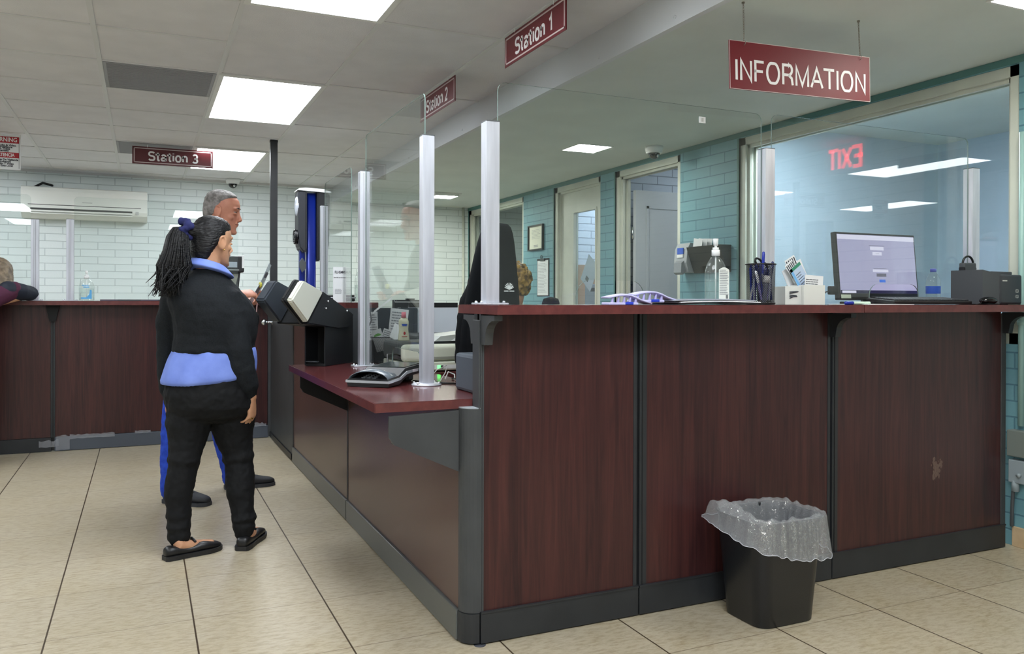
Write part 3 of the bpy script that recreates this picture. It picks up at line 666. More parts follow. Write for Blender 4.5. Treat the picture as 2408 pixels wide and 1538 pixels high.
station_sign('Station 2', (.6, 2.175, 2.327), (0, -1, 0), label='maroon hanging sign reading Station 2 behind the first station sign')
station_sign('Station 3', (-.772, 4.97, 2.325), (1, 0, .0), label='dark maroon hanging sign reading Station 3 in front of a lit panel')
# information sign on two chains
t = thing('information_sign', 'large maroon hanging board reading INFORMATION in white capitals', 'sign', (1.345, -.03, 2.02))
c = Vector((1.345, -.032, 2.023)); rt_ = Vector((.705, -.012, .018)).normalized(); M = face_m(c, rt_, (0, 0, 1)); wd, hh = .705, .182
b = B(); b.box(-wd/2, -hh/2, -.006, wd/2, hh/2, 0, M=M)
b.obj('sign_board', MAROON, t)
b = B()
for q in ((-wd/2, -hh/2, wd/2, -hh/2+.0018), (-wd/2, hh/2-.0018, wd/2, hh/2), (-wd/2, -hh/2, -wd/2+.0015, hh/2), (wd/2-.0015, -hh/2, wd/2, hh/2)): b.box(q[0], q[1], .0001, q[2], q[3], .0006, M=M)
b.obj('border_line', SIGNP, t)
b = B(); stroke_text(b, 'INFORMATION', M @ Matrix.Translation((0.0, -.018, .0004)), .655, .082, .0105); b.obj('lettering', SIGNW, t)
for sx, top in ((-.285, Vector((1.066, -.013, RZ))), (.30, Vector((1.625, -.045, RZ)))):
    low = M @ Vector((sx, hh/2-.012, 0)); b = B(); b.torus(low+Vector((0, 0, .006)), .009, .0012, (1, 0, 0), 14, 6)
    b.obj('hook', WIRE, t)
    a = low+Vector((0, 0, .016)); n = 22; b = B()
    for k in range(n):
        p = a.lerp(top, (k+.5)/n); ax = (1, 0, 0) if k % 2 else (0, 1, 0); L = (top-a).length/n
        b.torus((0, 0, 0), .0034, .0009, (0, 1, 0), 8, 5, sx=1)
        for v in b.bm.verts[-40:] if False else []: pass
    b.bm.free(); b = B()
    for k in range(n):
        p = a.lerp(top, (k+.5)/n); L = (top-a).length/n*.72; q = .0030
        u = Vector((1, 0, 0)) if k % 2 else Vector((0, 1, 0)); loop = [p+u*(q*math.cos(R(45*i)))+Vector((0, 0, 1))*(L*math.sin(R(45*i))) for i in range(8)]
        loop.append(loop[0]); b.tube(loop, .0009, 5, dome=False)
    b.cyl(top-Vector((0, 0, .006)), top, .006, 10)
    b.obj('chain', WIRE, t)
# warning sign at the left edge
t = thing('warning_sign', 'bilingual red and white warning notice hanging at the top left edge', 'sign', (-2.0, 4.97, 2.28), 0)
c = Vector((-2.02, 4.97, 2.278)); W, H = .275, .275; M = face_m(c, (1, 0, 0)); b = B(); b.box(-W/2, -H/2, -.003, W/2, H/2, 0, M=M); b.obj('sign_board', WHITEP, t)
b = B(); b.box(-W/2+.012, .07, .0003, W/2-.012, .12, .001, M=M); b.box(-W/2+.012, -.045, .0003, W/2-.012, -.003, .001, M=M)
b.box(W/2-.013, -H/2+.01, .0003, W/2-.0105, .12, .001, mi=1, M=M)
b.obj('red_banner', [REDP, INK], t)
b = B(); lettering(b, 'WARNING', .046, c+Vector((.022, -.0012, .095)), (1, 0, 0), 0, .001, .82); lettering(b, 'ADVERTENCIA', .036, c+Vector((.006, -.0012, -.024)), (1, 0, 0), 0, .001, .74); b.obj('lettering', SIGNW, t)
b = B()
for i, s_ in enumerate(('Audio & Video', 'Surveillance', 'On These', 'Premises')): lettering(b, s_, .021, c+Vector((-.02, -.0008, .052-i*.014)), (1, 0, 0), 0, .0008, align='LEFT')
for i, s_ in enumerate(('Camaras De Vigilancia', 'Grabando', 'Audio Y Video', 'En Este Local')): lettering(b, s_, .020, c+Vector((.03, -.0008, -.06-i*.016)), (1, 0, 0), 0, .0008)
b.lathe((0, 0, 0), [(.02, 0), (.02, .001)], 20)
b.obj('small_lettering', INK, t)
b = B(); b.cyl((-2.1, 4.969, 2.41), (-2.1, 4.969, CZ-.003), .003, 8); b.cyl((-1.93, 4.969, 2.41), (-1.93, 4.969, CZ-.003), .003, 8); b.obj('sign_hanger', WHITEP, t)
# exit sign on the lobby wall behind the camera (seen mirrored in the screen)
t = thing('exit_sign', 'red lit EXIT sign on the lobby wall, seen mirrored in the front screen', 'sign', (3.62, -1.58, 2.15))
c = Vector((3.63, -1.60, 2.155)); b = B(); b.box(3.60, -1.74, 2.05, 3.65, -1.35, 2.255, bev=.004); b.obj('sign_housing', WHITEP, t)
b = B(); stroke_text(b, 'EXIT', face_m((3.598, -1.545, 2.155), (0, -1, 0)), .30, .15, .026); b.obj('lettering', mat('exit_red_glow', rgb(255,30,20), .4, emit=(1, .04, .04, 1), estr=4), t)

# ------------------------------------------------------------------ ceiling cameras, air conditioner
def dome(x, y, z, label, s=1.):
    t = thing('dome_camera', label, 'security camera', (x, y, z), 0, 'ceiling dome cameras')
    b = B(); b.lathe((x, y, z), [(.06*s, -.045*s), (.066*s, -.02*s), (.066*s, 0)][::-1]); b.lathe((x, y, z), [(.06*s, -.045*s), (.05*s, -.052*s), (.04*s, -.05*s)]); b.obj('camera_housing', WHITEP, t)
    b = B(); b.ell((x, y, z-.048*s), .042*s, .042*s, .045*s, n=24); b.obj('dark_dome', mat('smoked_dome', rgb(14,15,18), .08, spec=.8), t)
    b = B(); b.ell((x+.01, y-.03*s, z-.07*s), .012*s, .012*s, .012*s, n=12); b.obj('lens', CHROME, t)
dome(-.128, 6.72, CZ, 'white dome camera on the tiled ceiling near the far wall', 1.1)
dome(2.42, 2.56, RZ, 'white dome camera on the staff ceiling above the open door', 1.)
t = thing('air_conditioner', 'wide white wall-mounted air conditioner on the far brick wall', 'air conditioner', (-1.5, YF, 2.06))
x0, x1 = -2.09, -.965
def sec(y): return y
P = [(YF, 1.93), (YF, 2.235), (YF-.17, 2.235), (YF-.2, 2.225), (YF-.215, 2.19), (YF-.215, 2.01), (YF-.20, 1.975), (YF-.13, 1.93)]
b = B(); b.prism([(x0, y, z) for y, z in P], (x1-x0, 0, 0)); b.obj('casing', mat('aircon_white', rgb(240,242,236), .35), t)
b = B(); b.box(x0+.06, YF-.2165, 2.052, x1-.06, YF-.2145, 2.058); b.box(x0+.08, YF-.2165, 2.004, x1-.14, YF-.205, 2.022); b.obj('air_slot', mat('slot_dark', rgb(70,72,70), .7), t)
b = B(); b.box(x0+.08, YF-.23, 1.985, x1-.14, YF-.205, 1.998, M=None); b.box(x0+.08, YF-.223, 1.966, x1-.14, YF-.19, 1.974); b.obj('louvre', mat('aircon_white', None), t)
b = B(); b.box(-1.56, YF-.2165, 2.085, -1.47, YF-.2145, 2.093); b.obj('badge', LGREY, t)
b = B(); b.box(x1-.11, YF-.2165, 1.99, x1-.08, YF-.2145, 2.02); b.obj('status_window', LGREY, t)
b = B(); b.tube([(-2.0, YF-.05, 2.235), (-1.92, YF-.03, 2.29), (-1.84, YF-.02, 2.27)], .012, 8); b.obj('conduit_stub', BLK, t)

# ------------------------------------------------------------------ things on the turquoise wall
def plate(name, label, cat, x, y0, y1, z0, z1, th, m, bev=.003):
    b = B(); b.box(x-th, y0, z0, x, y1, z1, bev=bev); o = b.obj(name, m); tag(o, label, cat); rebase(o, (x, (y0+y1)/2, (z0+z1)/2)); return o
X = XW-.001
t = thing('framed_certificate', 'black-framed paper certificate on the turquoise brick wall', 'picture frame', (X, 5.0, 1.76))
b = B(); y0, y1, z0, z1 = 4.835, 5.175, 1.635, 1.895; f = .014
for q in ((y0, y0+f, z0, z1), (y1-f, y1, z0, z1), (y0+f, y1-f, z0, z0+f), (y0+f, y1-f, z1-f, z1)): b.box(X-.022, q[0], q[2], X, q[1], q[3])
b.obj('picture_border', BLK, t)
b = B(); b.box(X-.008, y0+f, z0+f, X-.004, y1-f, z1-f); text_lines(b, (X-.0085, 5.0, 1.80), (0, -1, 0), (0, 0, 1), .2, .10, 7, 1, .2, 5); text_lines(b, (X-.0085, 5.0, 1.68), (0, -1, 0), (0, 0, 1), .10, .03, 2, 1, .4, 6); b.obj('certificate', [mat('ivory_paper', rgb(222,222,204), .6), GINK], t)
t = thing('clipboard', 'clipboard with a printed form hanging on the turquoise wall', 'clipboard', (X, 4.83, 1.35))
b = B(); b.box(X-.004, 4.715, 1.165, X, 4.985, 1.545, bev=.001); b.obj('board', BLKM, t)
b = B(); b.box(X-.0055, 4.735, 1.175, X-.0042, 4.972, 1.525); text_lines(b, (X-.0058, 4.853, 1.35), (0, -1, 0), (0, 0, 1), .2, .3, 20, 1, .22, 9); b.obj('form_sheet', [PAPER, GINK], t)
b = B(); b.box(X-.016, 4.80, 1.52, X-.004, 4.90, 1.545, bev=.003); b.torus((X-.012, 4.87, 1.56), .018, .003, (1, 0, 0), 16, 6); b.obj('metal_clip', mat('dark_clip', rgb(60,62,62), .3, .7), t)
# soap / gel dispenser
t = thing('gel_dispenser', 'grey wall-mounted hand gel dispenser left of the black wall file', 'dispenser', (X, 2.45, 1.43))
b = B(); P = [(0, 1.54), (-.06, 1.545), (-.085, 1.50), (-.095, 1.40), (-.075, 1.335), (0, 1.33)]
b.prism([(X+x, 2.36, z) for x, z in P], (0, .15, 0)); b.obj('dispenser_body', mat('dispenser_grey', rgb(168,172,176), .35), t)
b = B(); P = [(-.09, 1.42), (-.115, 1.40), (-.12, 1.33), (-.10, 1.315), (-.08, 1.34)]; b.prism([(X+x, 2.39, z) for x, z in P], (0, .09, 0)); b.obj('push_bar', mat('dispenser_lever', rgb(140,144,150), .25), t)
b = B(); b.box(X-.096, 2.40, 1.465, X-.088, 2.47, 1.51); b.obj('blue_label', BLUEP, t)
b = B(); b.box(X-.098, 2.40, 1.44, X-.089, 2.47, 1.463); b.obj('white_label', WHITEP, t)
t = thing('wall_file', 'black slanted wall file holder with loose paper slips sticking out', 'file holder', (X, 2.18, 1.42))
P = [(0, 1.51), (-.10, 1.51), (-.03, 1.325), (0, 1.325)]
b = B(); b.prism([(X+x, 1.985, z) for x, z in P], (0, .37, 0)); b.obj('file_pocket', BLK, t)
b = B(); rd = random.Random(5)
for k in range(3):
    y = 2.2+k*.03; M = Matrix.Translation((X-.03-k*.02, y, 1.51)) @ Matrix.Rotation(rd.uniform(-.3, .3), 4, 'X'); b.box(-.0005, -.045, -.05, .0005, .055, .055, M=M)
b.obj('paper_slip', PAPER, t)
# electrical boxes and pipe at the right edge
t = thing('conduit', 'turquoise painted pipe and junction boxes beside the right end of the counter', 'conduit', (X-.02, -.045, .5))
TP = mat('turquoise_pipe', rgb(150,186,182), .4)
b = B(); b.cyl((X-.016, -.045, .56), (X-.016, -.045, 1.9), .013, 12); b.cyl((X-.016, -.045, 1.02), (X-.016, -.045, 1.04), .018, 12); b.obj('pipe', TP, t)
b = B(); b.box(X-.05, -.10, .42, X, .0, .54, bev=.004); b.obj('junction_box', mat('old_box_grey', rgb(120,128,124), .5), t)
b = B(); b.box(X-.045, -.12, .30, X, -.005, .405, bev=.004); b.cyl((X-.045, -.06, .34), (X-.06, -.06, .34), .009, 10); b.cyl((X-.03, -.03, .26), (X-.03, -.03, .31), .016, 12); b.obj('outlet_box', mat('old_box_pale', rgb(150,162,168), .5), t)
b = B(); b.tube([(X-.03, -.02, .27), (X-.03, -.015, .18), (X-.025, -.01, .1)], .008, 8); b.obj('cable_tail', GREYP, t)
# seen through the door lite
b = B(); M = Matrix.Translation((X+.16, 4.20, 1.385)) @ Matrix.Rotation(.6, 4, 'X'); b.box(-.001, -.11, -.14, .001, .11, .14, M=M); b.box(-.004, -.02, -.09, -.001, .03, -.05, mi=1, M=M)
o = b.obj('paper_sheet', [mat('blueish_paper', rgb(196,206,220), .6), INK]); tag(o, 'tilted white sheet seen through the door glass', 'paper'); rebase(o, (X+.16, 4.20, 1.385))
b = B(); b.box(2.9, 3.98, .0, 3.15, 4.43, 1.28, bev=.004); b.box(2.898, 4.10, 1.21, 2.9, 4.32, 1.245, mi=1)
o = b.obj('grey_cabinet', [mat('cabinet_grey', rgb(150,160,176), .5), INK]); tag(o, 'pale grey cabinet behind the door glass below the tilted sheet', 'cabinet'); rebase(o, (3.0, 4.2, 0))

# ------------------------------------------------------------------ waste bin with liner
def even_ring(w_, d_, r, n):
    p = [Vector((x, y, 0)) for x, y in rrect(w_, d_, r, 12)]; p.append(p[0]); L = [0]
    for a, c in zip(p, p[1:]): L.append(L[-1]+(c-a).length)
    out = []; j = 0
    for i in range(n):
        q = L[-1]*i/n
        while L[j+1] < q: j += 1
        out.append(p[j].lerp(p[j+1], (q-L[j])/max(1e-9, L[j+1]-L[j])))
    return [(v.x, v.y) for v in out]
def rr_ring(cx, cy, z, w_, d_, r, n=8): return [Vector((x, y, z)) for x, y in rrect(w_, d_, r, n, cx, cy)]
t = thing('waste_bin', 'black rectangular waste bin with a clear liner in front of the counter', 'waste bin', (1.045, -.19, 0))
cx, cy = 1.045, -.185
b = B(); b.loft([rr_ring(cx, cy, 0, .242, .202, .045), rr_ring(cx, cy, .004, .254, .212, .05), rr_ring(cx, cy, .36, .31, .262, .06), rr_ring(cx, cy, .37, .322, .274, .062), rr_ring(cx, cy, .37, .306, .258, .06), rr_ring(cx, cy, .36, .30, .252, .058), rr_ring(cx, cy, .02, .240, .200, .045)], cap=True)
b.obj('bin_body', mat('black_bin_plastic', rgb(26,29,36), .36, bump=.03, scale=200), t)
rd = random.Random(11); b = B(); n = 150; rings = []
base = even_ring(.322, .274, .065, 220)
prof = [(.72, .12), (.79, .24), (.87, .34), (.94, .373), (1.0, .382), (1.035, .38), (1.055, .366), (1.07, .34), (1.09, .31), (1.10, .285), (1.11, .265), (1.12, .25)]
N = len(base)
for j, (k, z) in enumerate(prof):
    ring = []
    for i, (x, y) in enumerate(base):
        th = math.atan2(y, x); fr = i/N*2*math.pi
        pleat = .022*abs(math.sin(fr*13+2*noise.noise(Vector((math.cos(fr), math.sin(fr), 2)))))**3*(1 if j in (0, 1, 2, 3) else .55)
        wob = noise.noise(Vector((math.cos(fr)*5, math.sin(fr)*5, j*.35)))*.018+noise.noise(Vector((math.cos(fr)*16, math.sin(fr)*16, j*.25)))*.014
        fold = noise.noise(Vector((math.cos(fr)*2.2+3, math.sin(fr)*2.2, 1.)))
        zz = z; kk = k+wob*(1.3 if j > 4 else .8)*(abs(j-4.5) > 1)+(-pleat if j < 4 else pleat)*(abs(j-4.5) > .6)
        if j >= 4:       # outside drape: hangs low towards the right front, lifted and bunched at the left
            s_ = math.cos(th+1.0); drop = .62+.42*s_; zz = .38-(.38-z)*max(.3, drop)*1.12
            left = max(0, math.cos(th-math.pi*.98))**5; kk += left*.30*(j-4)/7; zz += left*.04*(1 if j < 9 else .4)
            right = max(0, math.cos(th+.25))**6; kk += right*.06*(j-4)/7
        zz += noise.noise(Vector((math.cos(fr)*7, math.sin(fr)*7, j*.2+5)))*.012
        ring.append(Vector((cx+x*kk, cy+y*kk, zz)))
    rings.append(ring)
b.loft(rings, cap=False)
LINER = glassy('clear_bin_liner', (.93, .94, .95, 1), .14, 1.9, .17, rgb(230,233,238))
t_ = LINER.node_tree; gl_ = [q for q in t_.nodes if q.type == 'BSDF_GLOSSY'][0]
nz = nn(t_, 'ShaderNodeTexNoise'); nz.inputs['Scale'].default_value = 22; nz.inputs['Detail'].default_value = 2; nz.inputs['Distortion'].default_value = 2.5
bp = nn(t_, 'ShaderNodeBump'); bp.inputs['Strength'].default_value = 1; bp.inputs['Distance'].default_value = .05
t_.links.new(nz.outputs[0], bp.inputs['Height']); t_.links.new(bp.outputs[0], gl_.inputs['Normal']); t_.links.new(bp.outputs[0], [q for q in t_.nodes if q.type == 'FRESNEL'][0].inputs['Normal'])
b.obj('bin_liner', LINER, t, recalc=False)
b = B(); b.tube([r[0] for r in ()] or [Vector(p) for p in rings[-1]]+[rings[-1][0]], .0009, 5, dome=False); b.obj('liner_hem', mat('liner_hem', rgb(214,218,226), .3), t)

# ------------------------------------------------------------------ things on the front ledge
LZ = PT
BOTT = glassy('clear_bottle', (.965, .98, .975, 1), .02, 1.5, .06, rgb(225,236,232)); GEL = glassy('clear_gel', (.95, .985, .975, 1), .03, 1.38, .06, rgb(224,240,234))
def sanitizer(name, label, x, y, z, s=1., rx=.046, blue=False, yaw=0):
    t = thing(name, label, 'bottle', (x, y, z), 0, 'pump bottles of hand sanitiser')
    sy = .72
    def L(prof, m, nm):
        b = B(); b.loft([[Vector((x+r*math.cos(2*math.pi*k/32), y+r*sy*math.sin(2*math.pi*k/32), z+h*s)) for k in range(32)] for r, h in prof]); b.obj(nm, m, t)
    H = .155
    L([(rx*.9, 0), (rx, .006), (rx, H-.04), (rx*.97, H-.028), (rx*.86, H-.008), (rx*.68, H+.01), (rx*.42, H+.024), (rx*.3, H+.03), (rx*.3, H+.036)], BOTT, 'bottle_body')
    L([(rx*.85, .004), (rx*.955, .01), (rx*.955, H-.06 if not blue else H-.052), (rx*.94, H-.058 if not blue else H-.05)], GEL, 'gel_inside')
    b = B(); zz = z+H*s; c = 20
    b.cyl((x, y, zz+.032*s), (x, y, zz+.055*s), rx*.34, c); b.cyl((x, y, zz+.055*s), (x, y, zz+.064*s), rx*.26, c); b.cyl((x, y, zz+.064*s), (x, y, zz+.074*s), rx*.11, 12)
    b.loft([[Vector((x+px*rx, y+py, h)) for px, py in q] for h, q in ((zz+.070*s, [(-.13, -.006), (.13, -.006), (.13, .006), (-.13, .006)]), (zz+.098*s, [(-.22, -.007), (.16, -.007), (.16, .007), (-.22, .007)]))])
    b.obj('pump_head', WHITEP, t)
    b = B(); b.cyl((x, y, z+.02), (x, y, zz+.03*s), .0025, 8); b.obj('dip_tube', WHITEP, t)
    M = face_m((x+rx*.28, y-rx*sy*1.0, z+.082*s), (1, 0, 0)) if not blue else face_m((x, y-rx*sy*1.02, z+.06), (1, 0, 0))
    if not blue:
        b = B(); w_, h_ = rx*1.05, .125*s
        P = [(-w_/2, -h_/2), (w_/2, -h_/2), (w_/2, h_/2-.012)]+[(w_/2-w_*k/8, h_/2-.012+.01*math.sin(R(180*k/8))) for k in range(1, 8)]+[(-w_/2, h_/2-.012)]
        b.prism([(p[0], p[1], 0) for p in P], (0, 0, .001), 0, M)
        text_lines(b, M @ Vector((0, .004, .0012)), (1, 0, 0), (0, 0, 1), w_*.86, h_*.78, 15, 1, .35, 21)
        for k in range(5): b.box(w_*.18+k*.0022, -h_/2+.004, .001, w_*.18+k*.0022+.0012, -h_/2+.018, .0015, 2, M=M)
        b.obj('drug_facts_label', [mat('label_white', rgb(238,242,236), .5), GINK, INK], t)
    else:
        b = B(); b.box(-.036, -.045, 0, .036, -.033, .001, 0, M=M); b.prism([(.0, -.033, 0), (.036, -.033, 0), (.036, .02, 0), (.024, .025, 0), (.02, -.01, 0)], (0, 0, .001), 0, M); b.box(-.03, .055, 0, .016, .061, .001, 0, M=M); b.box(-.02, .04, 0, .02, .048, .001, 0, M=M)
        b.obj('blue_label', BLUEP2, t)
sanitizer('hand_sanitiser', 'clear pump bottle of hand sanitiser with a white back label on the front ledge', .995, .055, LZ, 1.)
sanitizer('hand_sanitiser', 'clear pump bottle with a pale blue label on the far countertop', -1.392, 4.44, PT, .9, .052, True)
sanitizer('hand_sanitiser', 'clear pump bottle on the far high ledge, half hidden behind the screen post', .105, 2.0, PT, 1., .042)
# purple pen holders and leaflets
PUR = mat('lilac_plastic', rgb(206,204,246), .35); BLUD = mat('strong_blue_plastic', rgb(52,72,200), .3)
def clip_tray(x0, y, z, s, label):
    t = thing('hair_comb_clip', label, 'clip', (x0+.07, y, z), 0, 'lilac plastic clips'); t.name = 'plastic_clip'
    b = B(); P = [Vector((x0+.19*s*k/8, y, z+.028*s+.010*s*math.sin(math.pi*min(1, k/6))-.022*s*(max(0, k-4)/4)**1.3)) for k in range(9)]
    b.loft([[p+Vector((0, -.028, -.003)), p+Vector((0, .028, -.003)), p+Vector((0, .03, .002)), p+Vector((0, 0, .005)), p+Vector((0, -.03, .002))] for p in P]); b.obj('clip_arm', PUR, t)
    b = B(); b.box(x0, y-.027, z, x0+.13*s, y+.027, z+.009, bev=.003); b.obj('clip_base', PUR, t)
    for k in range(5):
        b = B(); xx = x0+.014+k*.026*s; b.tube([(xx, y-.02, z+.006), (xx+.004, y-.02, z+.03*s)], [.006, .003], 8); b.obj('peg', mat('lilac_shade', rgb(178,172,224), .35), t)
    b = B(); b.box(x0+.07*s, y-.031, z+.001, x0+.105*s, y-.026, z+.011, bev=.002); b.obj('blue_tab', BLUD, t)
clip_tray(.43, -.07, LZ, .9, 'lilac plastic clip nearest the left end of the front ledge')
clip_tray(.545, -.05, LZ+.009, .95, 'lilac plastic clip overlapping the other one, nearer the papers')
for k, (dx, dz, m, lb) in enumerate(((0, .0, BLKM, 'dark booklet at the bottom of the flat stack on the front ledge'), (.01, .0065, PAPER, 'white booklet in the middle of the flat stack on the front ledge'), (-.015, .013, mat('grey_cover', rgb(170,174,188), .3), 'glossy grey leaflet curling up on top of the flat stack'))):
    b = B(); P = [Vector((.71+dx+.36*i/10, 0, LZ+dz+.001+.004*math.sin(i*.32))) for i in range(11)]
    b.loft([[p+Vector((0, -.10, 0)), p+Vector((0, .08, 0)), p+Vector((0, .08, .004)), p+Vector((0, -.10, .004))] for p in P], smooth=False)
    o = b.obj('booklet', m); tag(o, lb, 'booklet', 'booklets stacked on the front ledge'); rebase(o, (.9+dx, -.01, LZ+dz))
# mesh pen cup
def mesh_mat(name, col):
    m = bpy.data.materials.new(name); m.use_nodes = True; t = m.node_tree; bs = t.nodes['Principled BSDF']; bs.inputs['Base Color'].default_value = col; bs.inputs['Roughness'].default_value = .35; bs.inputs['Metallic'].default_value = .3
    tc = nn(t, 'ShaderNodeTexCoord'); mp = nn(t, 'ShaderNodeMapping'); mp.inputs['Rotation'].default_value = (0, 0, 0)
    s = nn(t, 'ShaderNodeSeparateXYZ'); t.links.new(tc.outputs['Object'], s.inputs[0])
    def W(op, a, k):
        n = nn(t, 'ShaderNodeMath', operation=op); t.links.new(a, n.inputs[0])
        if k is not None: n.inputs[1].default_value = k
        return n.outputs[0]
    at = nn(t, 'ShaderNodeMath', operation='ARCTAN2'); t.links.new(s.outputs[1], at.inputs[0]); t.links.new(s.outputs[0], at.inputs[1])
    u = W('MULTIPLY', at.outputs[0], 22); v = W('MULTIPLY', s.outputs[2], 480)
    a1 = nn(t, 'ShaderNodeMath', operation='ADD'); t.links.new(u, a1.inputs[0]); t.links.new(v, a1.inputs[1])
    a2 = nn(t, 'ShaderNodeMath', operation='SUBTRACT'); t.links.new(u, a2.inputs[0]); t.links.new(v, a2.inputs[1])
    m1 = nn(t, 'ShaderNodeMath', operation='MULTIPLY'); t.links.new(W('SINE', a1.outputs[0], None), m1.inputs[0]); t.links.new(W('SINE', a2.outputs[0], None), m1.inputs[1])
    g = W('LESS_THAN', W('ABSOLUTE', m1.outputs[0], None), .34); tr = nn(t, 'ShaderNodeBsdfTransparent'); mx = nn(t, 'ShaderNodeMixShader')
    t.links.new(g, mx.inputs[0]); t.links.new(tr.outputs[0], mx.inputs[1]); t.links.new(bs.outputs[0], mx.inputs[2]); t.links.new(mx.outputs[0], t.nodes['Material Output'].inputs[0]); return m
MESH = mesh_mat('black_wire_mesh', rgb(18,18,22))
CX, CY = 1.197, .035
t = thing('pen_cup', 'round black mesh cup full of pens on the front ledge', 'pen cup', (CX, CY, LZ))
b = B(); b.lathe((CX, CY, LZ), [(.053, .006), (.056, .158)], 40, cap=False); b.obj('mesh_wall', MESH, t)
b = B(); b.torus((CX, CY, LZ+.158), .0575, .0022, n=36, m=8); b.torus((CX, CY, LZ+.006), .0535, .003, n=36, m=8); b.lathe((CX, CY, LZ), [(.053, .0005), (.053, .003)], 36); b.obj('cup_rim', BLK, t)
rd = random.Random(8); cols = [('blue', rgb(30,50,160)), ('purple', rgb(92,60,170)), ('clear', rgb(176,180,196)), ('grey', rgb(120,124,140)), ('dark blue', rgb(24,34,96)), ('lilac', rgb(150,140,200)), ('white', rgb(226,226,232))]
for nm_, c_ in cols: mat('pen_'+nm_.replace(' ', '_'), c_, .25)
pens = [(-.045, .02, -.01, .135, 6, 'white pen with a purple tip leaning out at the left of the mesh cup'), (-.02, -.02, .002, .205, 0, 'blue capped ballpoint standing tallest in the mesh cup'), (.025, -.02, .048, .168, 4, 'dark blue pen leaning out at the right of the mesh cup'), (-.035, -.03, -.02, .16, 4, None), (.03, .01, .02, .155, 1, None), (.035, -.025, .028, .145, 1, None), (.0, -.035, -.015, .12, 2, None), (-.03, -.035, -.045, .13, 5, None), (.012, -.035, .03, .15, 2, None), (.02, .03, .0, .16, 3, None), (-.01, .03, -.03, .155, 3, None), (-.04, .0, -.035, .15, 2, None), (.04, .0, .045, .15, 4, None), (.005, -.03, .03, .13, 5, None)]+[(rd.uniform(-.045, .045), rd.uniform(-.04, .03), rd.uniform(-.045, .045), rd.uniform(.11, .158), rd.choice((0, 1, 1, 2, 3, 4, 4)), None) for _ in range(12)]
for i, (bx, by, tx, L, ci, lb) in enumerate(pens):
    t2 = thing('pen', lb or 'pen standing inside the black mesh cup', 'pen', (CX+bx*.8, CY+by, LZ+.004), 0, 'pens in the mesh cup'); nm, c = cols[ci]
    p0 = Vector((CX+bx*.8, CY+by, LZ+.010)); tip = Vector((CX+max(-.05, min(.05, tx)), CY+by*.7, LZ+L)); d = (tip-p0).normalized()
    b = B(); b.tube([p0+d*.012, tip-d*.045], .0042, 10); b.obj('barrel', mat('pen_'+nm.replace(' ', '_'), c, .25), t2)
    b = B(); b.tube([tip-d*.045, tip-d*.003], .0052, 10); b.tube([tip-d*.04+Vector((.006, 0, 0)), tip-d*.008+Vector((.006, 0, 0))], .0016, 6); b.obj('pen_cap', mat('pen_'+cols[(ci if ci in (0, 4) else (ci+1) % 7)][0].replace(' ', '_'), None), t2)
    b = B(); b.tube([p0, p0+d*.012], [.001, .0035], 8); b.obj('tip', CHROME, t2)
t2 = thing('scissors', 'black-handled scissors in the mesh cup', 'scissors', (CX+.02, CY+.01, LZ+.01))
b = B(); b.torus((CX+.022, CY+.006, LZ+.15), .017, .0045, (0, 1, 0), 20, 8, sx=.8); b.torus((CX-.004, CY+.006, LZ+.165), .020, .0045, (.1, 1, 0), 20, 8, sx=.6); b.obj('handles', BLK, t2)
b = B(); b.prism([(CX-.004, CY+.006, LZ+.14), (CX+.018, CY+.006, LZ+.13), (CX+.014, CY+.006, LZ+.015)], (0, .003, 0)); b.obj('blades', CHROME, t2)
t2 = thing('glue_stick', 'small tube with a white ribbed cap inside the mesh cup', 'tube', (CX-.012, CY-.04, LZ+.01))
b = B(); b.tube([(CX-.016, CY-.036, LZ+.012), (CX-.004, CY-.037, LZ+.085)], .009, 14); b.obj('barrel', mat('pen_grey', None), t2)
b = B(); b.cyl((CX-.005, CY-.037, LZ+.085), (CX-.001, CY-.037, LZ+.112), .0125, 18); b.obj('tube_cap', WHITEP, t2)
# tissue-style paper box with leaflets
BX, BY = 1.335, -.02
t = thing('leaflet_box', 'white cardboard box stuffed with leaflets beside the pen cup', 'box', (BX+.05, BY+.02, LZ)); CARD = mat('white_card', rgb(226,228,222), .6, bump=.08, scale=18)
M = Matrix.Translation((1.352, -.035, LZ)) @ Matrix.Rotation(R(4), 4, 'Z')
b = B()
for q in ((0, 0, .118, .003), (0, .087, .118, .09), (0, .003, .003, .087), (.115, .003, .118, .087)): b.box(q[0], q[1], .0005, q[2], q[3], .078, M=M)
b.box(.003, .003, .0005, .115, .087, .003, M=M); b.obj('box_walls', CARD, t)
b = B(); M2 = Matrix.Translation((1.352-.072, -.01, LZ)) @ Matrix.Rotation(R(-12), 4, 'Z')
b.box(0, 0, .0005, .07, .09, .072, bev=.001, M=M2); b.obj('side_box', CARD, t)
b = B()
for k, (a_, l_) in enumerate(((.35, .03), (.2, .035), (.3, .028), (.15, .03), (.25, .02))):
    b.tube([M2 @ Vector((.02, -.001, .05-k*.006)), M2 @ Vector((.02+l_, -.001, .052-k*.006+.006*math.sin(k*2)))], .0022, 6)
b.obj('ink_logo', INK, t)
leaf = [(.62, -.02, .062, .17, 'green-edged blue leaflet leaning out of the white box', 'blue'), (.66, -.002, .045, .195, 'grey striped leaflet leaning left in the white box', 'grey'), (.50, .012, .055, .205, 'black and white striped leaflet behind the blue one', 'stripe'), (-.50, .024, .11, .165, 'large white folded sheet leaning right in the white box', 'white'), (.12, .03, .095, .085, 'white form with a small table standing in the box', 'form')]
